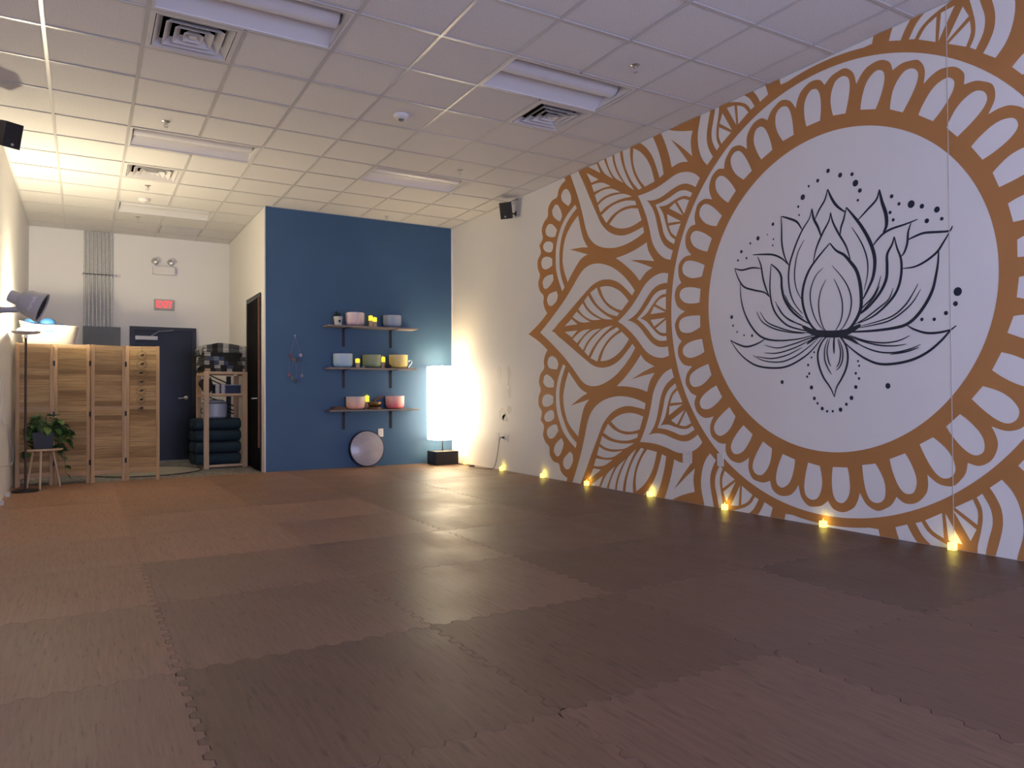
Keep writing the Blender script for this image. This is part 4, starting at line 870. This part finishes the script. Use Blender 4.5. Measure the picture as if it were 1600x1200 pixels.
# ------------------------------------------------------------------ torch lamp
tx_, ty_ = -.550, 9.52
o = thing('torch_lamp', 'dark slim torch floor lamp with a flat lit tray by the left wall', 'lamp', (tx_, ty_, 0))
MB().lathe([(.001, 0), (.128, 0), (.13, .006), (.128, .018), (.10, .024), (.02, .03), (.001, .03)], 40).build('base', 'black_metal', o, True)
MB().cyl((0, 0, .028), (0, 0, 1.69), .0115, n=14).build('pole', mat('bronze_pole', (.035, .018, .016), .4, metal=.3, var=.1, scale=20), o, True)
MB().cyl((0, 0, 1.67), (0, 0, 1.715), .016, n=14).build('collar', 'chrome', o, True)
MB().lathe([(.001, 1.708), (.03, 1.708), (.12, 1.722), (.136, 1.734), (.138, 1.742), (.130, 1.742), (.118, 1.730), (.03, 1.716), (.001, 1.716)], 40).build('tray', 'vent', o, True)
MB().lathe([(.001, 1.722), (.085, 1.729), (.085, 1.745), (.07, 1.768), (.04, 1.782), (.001, 1.787)], 32).build('led_diffuser', 'bowlglow', o, True)

# white cable hanging on the left wall
cord('white_cable', [(XL + .012, 8.86, 1.25), (XL + .012, 8.83, .95), (XL + .012, 8.84, .765), (XL + .014, 9.2, .745), (XL + .012, 9.55, .66), (XL + .012, 10.0, .44), (XL + .02, 10.03, .33), (XL + .014, 9.8, .27), (XL + .012, 9.3, .31), (XL + .012, 8.6, .36)], .0045, 'cream_cord', 'white cable looped along the left wall beside the plant', 'cable')

# ------------------------------------------------------------------ plant stool and pothos
o = thing('plant_stool', 'small round light wood stool carrying the pothos pot', 'stool', (-.405, 9.775, 0))
MB().lathe([(.001, .425), (.19, .425), (.198, .430), (.20, .436), (.198, .445), (.001, .445)], 40).build('top', 'legwood', o, True)
for a in (-95, 25, 145):
    a = math.radians(a); MB().tube([(.11*math.cos(a), .11*math.sin(a), .425), (.185*math.cos(a), .185*math.sin(a), 0)], [.013, .010], 12).build('leg', 'legwood', o, True)
o = thing('pothos_plant', 'bushy green pothos in a dark tapered pot on the stool', 'plant', (-.395, 9.78, .4455))
mb = MB(); vs = []
for (h_, z) in ((.085, 0), (.105, .185), (.095, .185), (.092, .165)):
    for sx_, sy_ in ((-1, -1), (1, -1), (1, 1), (-1, 1)): vs.append((sx_*h_, sy_*h_, z))
fs = [(3, 2, 1, 0)] + [(i*4+q, i*4+(q+1) % 4, (i+1)*4+(q+1) % 4, (i+1)*4+q) for i in range(3) for q in range(4)] + [(12, 13, 14, 15)]
mb.add(vs, fs); mb.build('pot', 'potdark', o)
MB().box(-.09, .09, -.09, .09, .165, .170).build('soil', 'soil', o)
LF = [leaf_mesh(.085, .06, 'leaf', 'leaf', .22), leaf_mesh(.105, .075, 'leaf', 'leaf', .1), leaf_mesh(.07, .05, 'leaf', 'leaf', .3)]
R2 = random.Random(5)
vines = []
for k in range(38):
    a = R2.uniform(0, 2*PI); reach = R2.uniform(.10, .26); top = R2.uniform(.05, .20); drop = R2.choice([0, .02, .06, .12, .2])
    pts = [(0.05*math.cos(a), .05*math.sin(a), .165), (reach*.55*math.cos(a), reach*.55*math.sin(a), .17 + top), (reach*math.cos(a), reach*math.sin(a), .17 + top*.55 - drop*.4), (reach*1.06*math.cos(a), reach*1.06*math.sin(a), .13 + top*.3 - drop)]
    vines.append(pts)
vines.append([(.06, -.05, .165), (.12, -.10, .22), (.165, -.06, .10), (.20, -.03, -.10), (.215, -.03, -.30)])
for pts in vines:
    pts = [(max(x_*.85, -.2) if x_ < 0 else x_, y_*(.45 if y_ > 0 else .55), z_) for x_, y_, z_ in pts]
    P = catmull([Vector(p) for p in pts], 4, False, 120)
    MB().tube(P, .0028, 5).build('vine', 'stem', o)
    for i in range(2, len(P), 2):
        p = P[i]; a = math.atan2(p.y, p.x) + R2.uniform(-1.1, 1.1)
        if p.y > .06: a = -abs(a)*.8
        if p.x < -.13: a = R2.uniform(-1.4, 1.4)
        q = link('leaf', R2.choice(LF), o, p, (R2.uniform(-.9, .25), R2.uniform(-.5, .5), a - PI/2)); s_ = R2.uniform(.7, 1.15); q.scale = (s_, s_, s_)
# ------------------------------------------------------------------ folding screen
PW, PH = .372, 1.645
hx = [-.680, -.308, .064, .436, .808]; hy = [9.985, 10.075, 9.985, 10.075, 9.985]
scr = thing('folding_screen', 'four-panel louvred wooden folding screen across the back left corner', 'room divider', (.064, 9.985, 0))
slat_me = {}
for k in range(4):
    p0, p1 = Vector((hx[k], hy[k], 0)), Vector((hx[k+1], hy[k+1], 0)); d = p1 - p0; L_ = d.length; a = math.atan2(d.y, d.x)
    pan = bpy.data.objects.new('panel', None); COL.objects.link(pan); pan.parent = scr
    pan.location = (p0.x - .064, p0.y - 9.985, 0); pan.rotation_euler = (0, 0, a); pan.empty_display_size = .05
    e = .005; sw = .038; t_ = .010
    for x in (e, L_ - e - sw): MB().box(x, x+sw, -t_, t_, 0, PH, ch=.002).build('stile', 'frame_wood', pan)
    zs = [(.095, .150), (.870, .910), (PH - .045, PH - .004)]
    for z0, z1 in zs: MB().box(e+sw, L_-e-sw, -t_*.9, t_*.9, z0, z1, ch=.0015).build('rail', 'rail_wood', pan)
    W_ = L_ - 2*e - 2*sw - .002
    if 's' not in slat_me: slat_me['s'] = MB().box(-W_/2, W_/2, -.0035, .0035, -.0335, .0335, ch=.0015).mesh('slat', 'slat')
    for za, zb in ((.150, .870), (.910, PH - .045)):
        n = 11; dz = (zb - za)/n
        for i in range(n):
            link('slat', slat_me['s'], pan, (L_/2, 0, za + (i+.5)*dz), (.30, 0, 0))
    if k < 3:
        for z in (.25, .82, 1.42):
            MB().box(L_-.012, L_+.012, -.018 if k % 2 else -.016, -.010, z-.03, z+.03).build('hinge', 'black_metal', pan)
# hanging bird chime on the right-hand panel
o = thing('wire_chime', 'string of thin wire rings with tiny birds hanging on the screen', 'ornament', (.607, 9.995, 1.60))
z = 0.0; dy = 0.0
MB().tube([(0, .028, .052), (0, .0, .06), (0, -.006, .03), (0, -.006, -.03)], .0018, 6).build('hook', 'black_metal', o)
for k, r_ in enumerate([.052, .055, .06, .048, .052, .045, .03]):
    cz = -.075 - k*.108; cx = [0, 0, -.012, -.01, -.008, -.008, -.012][k]; nx = 20
    pts = [(cx + r_*math.cos(2*PI*i/nx)*(1.0 if k not in (2, 3) else (1.35 if k == 2 else .75)), -.006, cz + r_*math.sin(2*PI*i/nx)*(.62 if k == 2 else 1)) for i in range(nx)]
    MB().tube(pts, .0018, 6, closed=True).build('wire_ring', 'black_metal', o)
    MB().tube([(cx, -.006, cz + r_*(.62 if k == 2 else 1)), (cx, -.006, cz + .108 - r_)], .001, 5).build('link', 'black_metal', o)
    mb = MB(); mb.sphere((cx + .006, -.006, cz + .006), .013, 10, (1.3, .6, 1)); mb.sphere((cx + .022, -.006, cz + .016), .007, 8); mb.tube([(cx - .008, -.006, cz + .004), (cx - .028, -.006, cz - .004)], [.005, .002], 6); mb.build('bird', 'black_metal', o, True)

# storage shelf hidden behind the screen, with the basket on it
o = thing('storage_shelf', 'storage shelf behind the wooden screen carrying the white basket', 'shelf unit', (-.30, 10.42, ZF))
for x in (-.36, .36):
    for y in (-.17, .17): MB().box(x-.02, x+.02, y-.02, y+.02, 0, 1.645).build('post', 'pine', o)
for z in (.10, .85, 1.635): MB().box(-.385, .385, -.2, .2, z, z + .022).build('shelf_board', 'pine_h', o)
for i, x in enumerate((-.47, -.14)):
    q = thing('storage_bin', ['navy storage bin seen below the screen, nearer the left wall', 'navy storage bin seen below the screen, under the second panel'][i], 'bin', (x, 10.42, ZF + .1222), 0, 'navy bins behind the screen')
    MB().box(-.15, .15, -.16, .16, 0, .26, ch=.02).build('body', 'navybin', q); MB().box(-.155, .155, -.165, .165, .26, .285, ch=.006).build('lid', 'navybin', q)
bx, by, bz = -.365, 10.40, ZF + 1.6575
o = thing('rope_basket', 'white woven rope basket of blue balls standing above the screen', 'basket', (bx, by, bz))
def rr_prof(a, b_, n=40, p_=3.2):
    out = []
    for k in range(n):
        t_ = 2*PI*k/n; c_, s_ = math.cos(t_), math.sin(t_)
        out.append((a*abs(c_)**(2/p_)*(1 if c_ >= 0 else -1), b_*abs(s_)**(2/p_)*(1 if s_ >= 0 else -1)))
    return out
mb = MB(); layers = []
NZ = 11
for k in range(NZ + 1):
    t_ = k/NZ; layers.append((.245 + .05*t_, .150 + .03*t_, .235*t_))
vs = []; n = 40
for (a, b_, z) in layers:
    for i, (x, y) in enumerate(rr_prof(a, b_)):
        lift = (.055*max(0, -x/a)**3 - .004) if z > .16 else 0
        vs.append((x*1.0, y, z + lift*(z/.235)))
for (a, b_, z) in reversed(layers[1:]):
    for x, y in rr_prof(a - .012, b_ - .012):
        lift = (.055*max(0, -x/a)**3 - .004) if z > .16 else 0
        vs.append((x, y, z + lift*(z/.235)))
m_ = len(vs)//n; fs = [(i*n+k, i*n+(k+1) % n, (i+1)*n+(k+1) % n, (i+1)*n+k) for i in range(m_-1) for k in range(n)] + [tuple(range(n))[::-1], tuple((m_-1)*n + k for k in range(n))]
mb.add(vs, fs); mb.build('body', 'rope', o, True)
for k in range(1, NZ+1):
    a, b_, z = layers[k]
    pts = [(x, y, z + ((.055*max(0, -x/a)**3 - .004)*(z/.235) if z > .16 else 0)) for x, y in rr_prof(a + .001, b_ + .001)]
    MB().tube(pts, .0105, 6, closed=True).build('rope_coil', 'rope', o, True)
MB().box(-.045, .045, -.190, -.172, .150, .180, ch=.007).build('handle_slot', 'ball', o)
BL = [(-.185, .0, .262, .083), (-.012, -.03, .266, .086), (.118, .075, .222, .070), (.195, -.045, .198, .062)]
nmb = ['blue ball at the left end of the white basket, beneath the fan', 'largest blue ball in the middle of the white basket', 'blue ball right of centre, at the back of the white basket', 'small blue ball at the right end of the white basket']
for (x, y, z, r_), lb in zip(BL, nmb):
    tag(MB().sphere((0, 0, 0), r_, 24, (1, 1, .82)).build('blue_ball', 'ball', None, True, (bx + x, by + y, bz + z)), lb, 'ball', 'blue balls in the rope basket')

# ------------------------------------------------------------------ back wall fixtures
o = thing('electrical_panel', 'grey electrical panel on the back wall under the conduits', 'electrical panel', (.234, YD, 1.2))
MB().box(-.253, .253, -.11, -.001, 0, .905, ch=.004).build('cabinet', 'grey_box', o)
MB().box(-.17, .17, -.116, -.11, .08, .80, ch=.003).build('door', 'grey_box', o)
MB().box(-.235, -.21, -.118, -.11, .48, .52).build('latch', 'chrome', o)
for k in range(8):
    x = .005 + k*.0515
    tag(MB().cyl((x, YD - .035, 2.1055), (x, YD - .035, ZC - .006), .0165, n=14).build('conduit', 'galv', None, True), ['leftmost of the eight steel conduits above the grey panel', 'second conduit from the left above the grey panel', 'third conduit from the left above the grey panel', 'fourth conduit from the left above the grey panel', 'fifth conduit from the left above the grey panel', 'sixth conduit from the left above the grey panel', 'seventh conduit from the left above the grey panel', 'rightmost of the eight steel conduits above the grey panel'][k], 'conduit', 'steel conduits above the electrical panel')
o = thing('strut_channel', 'short horizontal steel strut clamping the conduits to the back wall', 'strut', (.23, YD, 2.915))
mb = MB(); mb.box(-.26, .26, -.017, -.001, -.021, .021); mb.build('channel', 'galv', o)
for k in range(8):
    x = .005 + k*.0515 - .23
    MB().tube([(x-.021, -.017, 0), (x-.02, -.038, 0), (x-.012, -.054, 0), (x, -.058, 0), (x+.012, -.054, 0), (x+.02, -.038, 0), (x+.021, -.017, 0)], .006, 6).build('clamp', 'black_metal', o)
MB().cyl((.20, -.018, 0), (.20, -.022, 0), .008, n=10).build('bolt', 'black_metal', o)
# emergency light
o = thing('emergency_light', 'white twin-head emergency light on the back wall above the exit sign', 'emergency light', (1.10, YD, 2.98))
MB().box(-.162, .162, -.085, -.001, 0, .125, ch=.008).build('box', 'white_paint', o)
for s_ in (-1, 1):
    x = .115*s_
    MB().cyl((x, -.05, .125), (x, -.05, .165), .011, n=10).build('neck', 'white_paint', o)
    Mh = Matrix.Translation((x - .01, -.07, .20)) @ Matrix.Rotation(-.5, 4, 'Z') @ Matrix.Rotation(PI/2 - .25, 4, 'X')
    hd = MB().lathe([(.001, -.045), (.025, -.045), (.048, -.02), (.053, .03), (.05, .034), (.001, .03)], 24, Mh).build('lamp_head', 'vent', o, True)
    MB().lathe([(.001, .0305), (.046, .0305), (.03, .046), (.001, .05)], 20, Mh).build('lens', 'chrome', o, True)
# exit sign
o = thing('exit_sign', 'lit red EXIT sign on the back wall over the door', 'sign', (1.106, YD, 2.41))
MB().box(-.146, .146, -.05, -.001, 0, .175, ch=.012).build('housing', 'grille', o)
MB().box(-.122, .122, -.053, -.05, .018, .158, ch=.001).build('face', mat('exit_face', (.62, .40, .38), .4, var=.03, scale=10), o)
tm = text_mesh('EXIT', .135, .002); tm.materials.clear(); tm.materials.append(M['red'])
lt = link('lettering', tm, o, (0, -.0555, .088), (PI/2, 0, 0)); lt.scale = (.86, 1.12, 1)
# back door
d1 = struct(MB().box(.680, 1.520, YD - .03, YD - .004, ZF + .012, 2.075).build('door_1', 'door'))
fr = MB(); fr.box(.616, .680, YD - .06, YD, ZF, 2.135); fr.box(1.520, 1.582, YD - .06, YD, ZF, 2.135); fr.box(.680, 1.520, YD - .06, YD, 2.075, 2.135)
fr.build('door_frame', 'black_metal', d1)
cl = MB().box(.69, 1.01, YD - .085, YD - .031, 1.925, 1.985, ch=.004).build('door_closer', 'vent', d1)
MB().tube([(.92, YD - .06, 1.99), (1.02, YD - .09, 2.06), (1.24, YD - .075, 2.085)], .007, 8).build('closer_arm', 'chrome', d1)
MB().lathe([(.001, 0), (.032, 0), (.03, .012), (.014, .02), (.001, .02)], 20, Matrix.Translation((1.43, YD - .031, 1.0)) @ Matrix.Rotation(PI/2, 4, 'X')).build('rose', 'chrome', d1, True)
MB().tube([(1.43, YD - .045, 1.0), (1.43, YD - .075, 1.0), (1.40, YD - .08, .998), (1.31, YD - .078, .99)], .010, 10).build('lever', 'chrome', d1, True)
mb = MB(); mb.tube([(1.43, YD - .034, .20), (1.43, YD - .055, .16), (1.43, YD - .055, .06)], .008, 8); mb.lathe([(.001, 0), (.018, 0), (.015, .03), (.001, .03)], 12, Matrix.Translation((1.43, YD - .055, .035))); mb.build('door_stop', 'black_metal', d1)
# side door in the partition, slightly open into the dark closet
ang_ = math.radians(-2.4)
d2 = bpy.data.objects.new('door_2', None); COL.objects.link(d2); d2['kind'] = 'structure'; d2.location = (XP + .022, DY1 - .05, 0); d2.rotation_euler = (0, 0, ang_)
MB().box(-.02, .02, -.914, 0, ZF + .015, DZ - .055).build('door_leaf', 'dark', d2)
MB().box(-.0205, .0205, -.917, -.90, .31, DZ - .06).build('wood_edge', 'brownwood', d2)
mb = MB(); mb.tube([(-.02, -.845, .99), (-.07, -.845, .99), (-.075, -.83, .99), (-.075, -.74, .988)], .010, 10); mb.build('lever', 'chrome', d2, True)
fr = MB(); fr.box(XP - .012, XP + .13, DY0, DY0 + .045, ZF, DZ); fr.box(XP - .012, XP + .13, DY1 - .045, DY1, ZF, DZ); fr.box(XP - .012, XP + .13, DY0 + .045, DY1 - .045, DZ - .05, DZ)
struct(fr.build('trim_9', 'black_metal'))
struct(MB().box(XP - .016, XP - .012, DY0 - .02, DY1 + .0, DZ, DZ + .012).build('trim_10', 'black_metal'))

# round rug on the back floor
o = thing('round_rug', 'round speckled rug with dark edge on the back floor', 'rug', (.74, 11.28, ZF + .0005))
MB().lathe([(.001, .0), (.70, .0), (.70, .006), (.001, .006)], 64).build('pile', 'rug', o)
MB().tube([(.708*math.cos(2*PI*k/64), .708*math.sin(2*PI*k/64), .0065) for k in range(64)], .0065, 6, closed=True).build('binding', 'rug_edge', o)

# ------------------------------------------------------------------ wooden storage rack
rx, ry, ra = 1.47, 11.18, math.radians(5)
o = thing('storage_rack', 'pine storage rack with blankets on top by the side door', 'shelf unit', (rx, ry, ZF), ra)
RW, RD, RH = .605, .50, 1.395
for x in (0, RW - .07):
    for y in (0, RD - .035): MB().box(x, x+.07, y, y+.035, 0, RH - (.05 if y > 0 else 0), ch=.002).build('post', 'pine', o)
for z in (.02, 1.045, RH - .035):
    MB().box(.072, RW-.072, .004, .024, z, z + .034, ch=.002).build('front_rail', 'pine_h', o)
    MB().box(.072, RW-.072, RD-.03, RD-.01, z-.01, z + .024, ch=.002).build('back_rail', 'pine_h', o)
    for x in (.004, RW-.024): MB().box(x, x+.02, .037, RD-.037, z - .02, z + .014, ch=.002).build('side_rail', 'pine_h', o)
for z in (1.06, RH - .02):
    for k in range(5):
        y = .04 + k*.085; MB().box(.026, RW-.026, y, y+.07, z, z + .012).build('slat', 'pine_h', o)
Mr = Matrix.Translation((rx, ry, ZF)) @ Matrix.Rotation(ra, 4, 'Z')
def onrack(x, y, z): return tuple(Mr @ Vector((x, y, z)))
# bolsters lying along the rack
row_n = ['bottom row', 'second row', 'third row', 'fourth row', 'top row']; col_n = ['front', 'middle', 'rear']
bm_me = None; br = .077
prof = [(.001, 0), (.03, .004), (.055, .0), (.072, .01), (br, .03), (br, .10), (br*.985, .2), (br, .32), (br*.985, .44), (br, .54), (br, .60), (.072, .62), (.055, .63), (.03, .626), (.001, .63)]
for j in range(4):
    for i in range(3):
        q = thing('bolster', 'teal yoga bolster in the rack, %s of the %s' % (col_n[i], row_n[j] if j < 3 else 'top row'), 'bolster', onrack(RW - .078, .098 + i*.156, .055 + .0825 + j*.1665), ra, 'teal bolsters stacked in the rack')
        if bm_me is None:
            Mx = Matrix.Rotation(-PI/2, 4, 'Y'); bm_me = MB().lathe(prof, 28, Mx).mesh('cover', 'bolster', True)
        q.scale = (1, 1, 1.07)
        L_ = link('cover', bm_me, q); L_.location = (-.0 - rnd.uniform(0, .03)*(i % 2), 0, 0)
        for e_ in (0, 1):
            MB().tube([((-.006 if e_ == 0 else -.625) , .03*math.cos(a), .03*math.sin(a)) for a in [2*PI*k/12 for k in range(12)]], .006, 6, closed=True).build('end_seam', 'bolster', q, True, loc=L_.location)
# white tub standing behind, above the bolsters
o = thing('white_tub', 'white plastic tub with black handle above the bolsters in the rack', 'tub', onrack(.20, .24, .055 + 4*.1665 + .002), ra)
MB().lathe([(.001, 0), (.145, 0), (.165, .02), (.172, .16), (.165, .22), (.12, .26), (.001, .265)], 36).build('body', 'tub', o, True)
MB().tube([(-.170, -.04, .08), (-.195, -.05, .07), (-.198, -.05, .13), (-.172, -.04, .14)], .007, 8).build('handle', 'black', o, True)
MB().tube([(.168*math.cos(t_*PI*2/24), .168*math.sin(t_*PI*2/24), .215) for t_ in range(24)], .007, 6, closed=True).build('rim_band', 'black', o, True)
# middle shelf goods
zm = 1.0725
o = thing('dark_bag', 'dark cloth bag slumped at the left of the rack middle shelf', 'bag', onrack(.09, .22, zm), ra)
mb = MB(); mb.sphere((0, 0, .12), .12, 20, (.65, 1.1, 1.0)); mb.sphere((-.05, -.03, .15), .08, 16, (.9, 1, .9)); mb.build('body', 'bag', o, True)
MB().tube([(-.05, -.06, .18), (-.02, -.09, .235), (.03, -.09, .235), (.05, -.05, .18)], .007, 8).build('strap', 'black', o, True)
for k, (x, y, lb) in enumerate([(.205, .085, 'clear plastic cup stack at the front of the rack middle shelf'), (.285, .092, 'second clear cup stack, right of the first on the middle shelf')]):
    q = thing('cup_stack', lb, 'cups', onrack(x, y, zm), ra, 'clear cups on the rack')
    MB().lathe([(.001, 0), (.03, 0), (.036, .085), (.034, .085), (.028, .004), (.001, .004)], 24).build('cup', 'cup', q, True)
    MB().lathe([(.028, .05), (.0365, .14), (.0345, .14), (.026, .055)], 24, closed=True).build('cup', 'cup', q, True)
o = thing('storage_crate', 'navy box with a grey lid on the rack middle shelf', 'box', onrack(.365, .26, zm), ra)
MB().box(-.17, .19, -.09, .13, 0, .125, ch=.006).build('body', 'navybin', o); MB().box(-.18, .20, -.10, .14, .125, .138, ch=.004).build('lid', 'tub', o)
# black wire clothes hangers / frame leaning behind
o = thing('black_metal_frame', 'black metal folding frame with slanted bars behind the rack', 'frame', onrack(.36, RD + .06, 0), ra)
MB().box(-.012 + .10, .05 + .10, -.02, .02, 0, 1.34, ch=.003).build('upright', 'black_metal', o)
for k, (z0, z1) in enumerate(((1.40, 1.17), (1.34, 1.11), (1.28, 1.05), (1.06, .87), (1.00, .80), (.94, .75))):
    MB().tube([(-.26, -.03, z0), (.23, -.03, z1)], .009, 8).build('slanted_bar', 'black_metal', o)
# folded blankets
def blanket_mat(name, cols, seed):
    m, t, b = nt(name); tc = t.nodes.new('ShaderNodeTexCoord'); sp = t.nodes.new('ShaderNodeSeparateXYZ'); t.links.new(tc.outputs['Object'], sp.inputs[0])
    mu = node(t, 'ShaderNodeMath', operation='MULTIPLY_ADD', i_1=1.9, i_2=.5 + seed*.13); t.links.new(sp.outputs['X'], mu.inputs[0])
    fr_ = node(t, 'ShaderNodeMath', operation='FRACT'); t.links.new(mu.outputs[0], fr_.inputs[0])
    r = t.nodes.new('ShaderNodeValToRGB'); r.color_ramp.interpolation = 'CONSTANT'; e = r.color_ramp.elements
    e[0].position = 0; e[0].color = c4(cols[0]); e[1].position = 1/len(cols); e[1].color = c4(cols[1])
    for i in range(2, len(cols)): q = e.new(i/len(cols)); q.color = c4(cols[i])
    t.links.new(fr_.outputs[0], r.inputs[0])
    w_ = node(t, 'ShaderNodeTexNoise', i_Scale=140.0); t.links.new(tc.outputs['Object'], w_.inputs['Vector'])
    mr = node(t, 'ShaderNodeMapRange'); mr.inputs[1].default_value = .35; mr.inputs[2].default_value = .65; mr.inputs[3].default_value = .55; mr.inputs[4].default_value = 1.4; t.links.new(w_.outputs['Fac'], mr.inputs[0])
    sc = node(t, 'ShaderNodeVectorMath', operation='SCALE'); t.links.new(r.outputs[0], sc.inputs[0]); t.links.new(mr.outputs[0], sc.inputs['Scale']); t.links.new(sc.outputs[0], b.inputs['Base Color'])
    b.inputs['Roughness'].default_value = .95; return m
bk = (.012, .012, .013); gr = (.07, .07, .068); lt_ = (.36, .35, .33); bl = (.05, .065, .13); tn = (.45, .32, .20)
specs = [('lowest folded blanket, with tan and black bands, on the rack', [tn, bk, gr, bk, lt_, bk, bk], .052), ('second folded blanket from the bottom, dark with thin white bands', [bk, bk, lt_, bk, bl, bk], .050), ('third folded blanket from the bottom, blue and white banded', [bk, gr, lt_, bk, bl, lt_, bl, bk], .062),
         ('fourth folded blanket from the bottom, muted blue stripes', [bk, bk, gr, bl, (.15, .19, .23), bl, bk], .060), ('fifth folded blanket, mostly black with a white band', [bk, bk, bk, lt_, bk, bk], .056), ('top folded grey blanket with white woven bands on the rack', [gr, lt_, gr, gr, lt_, gr, bk], .125)]
zc_ = RH - .0075
for k, (lb, cols, th) in enumerate(specs):
    q = thing('folded_blanket', lb, 'blanket', onrack(.285 + (.02 if k % 2 else 0) - (.03 if k == 5 else 0), .235, zc_), ra, 'blankets folded on top of the rack')
    mm = blanket_mat('blanket_%d' % k, cols, k); n = 2
    for f in range(n):
        h_ = th/n; mb = MB(); z0 = f*h_; nx, ny = 22, 8; hx_ = .285 - (.02 if k == 5 else 0) + rnd.uniform(-.01, .01); hy_ = .20
        prof_ = [(-1, .5), (-.985, .12), (-.95, 0), (.95, 0), (.985, .12), (1, .5), (.985, .88), (.95, 1), (-.95, 1), (-.985, .88)]
        vs = []; npf = len(prof_)
        for i in range(nx + 1):
            u = -1 + 2*i/nx; x = u*hx_; e_ = 1 - max(0, abs(u) - .94)/.06*.55
            for (py, pz) in prof_:
                bulge = .008*noise.noise(Vector((x*6, py*2, k*3 + f))); sag = 0.0
                zz = z0 + h_*(.5 + (pz - .5)*e_) + (bulge if pz > .5 and k == 5 and f == 1 else 0)
                if k == 5: zz += .035*(math.cos(u*1.5) - .75)*(pz + f)/2 + .01*noise.noise(Vector((x*8, py*3, 4.2)))*(pz + f)/2
                vs.append((x, py*hy_ + .006*noise.noise(Vector((x*9, k*7 + f*3.3, pz))), zz))
        fs = [(i*npf + a_, i*npf + (a_+1) % npf, (i+1)*npf + (a_+1) % npf, (i+1)*npf + a_) for i in range(nx) for a_ in range(npf)] + [tuple(range(npf))[::-1], tuple(nx*npf + a_ for a_ in range(npf))]
        mb.add(vs, fs); mb.build('fold', mm, q, True)
    fg = MB(); R3 = random.Random(k)
    for i in range(16):
        y = -.19 + i*.025; fg.tube([(-.28, y, th*.5), (-.30, y + R3.uniform(-.01, .01), th*.45 - .01), (-.305 + R3.uniform(-.01, .01), y, th*.4 - .03 - (.06 if k == 5 else 0))], .004 if k == 5 else .003, 5)
    fg.build('fringe', mm, q)
    zc_ += th + .001
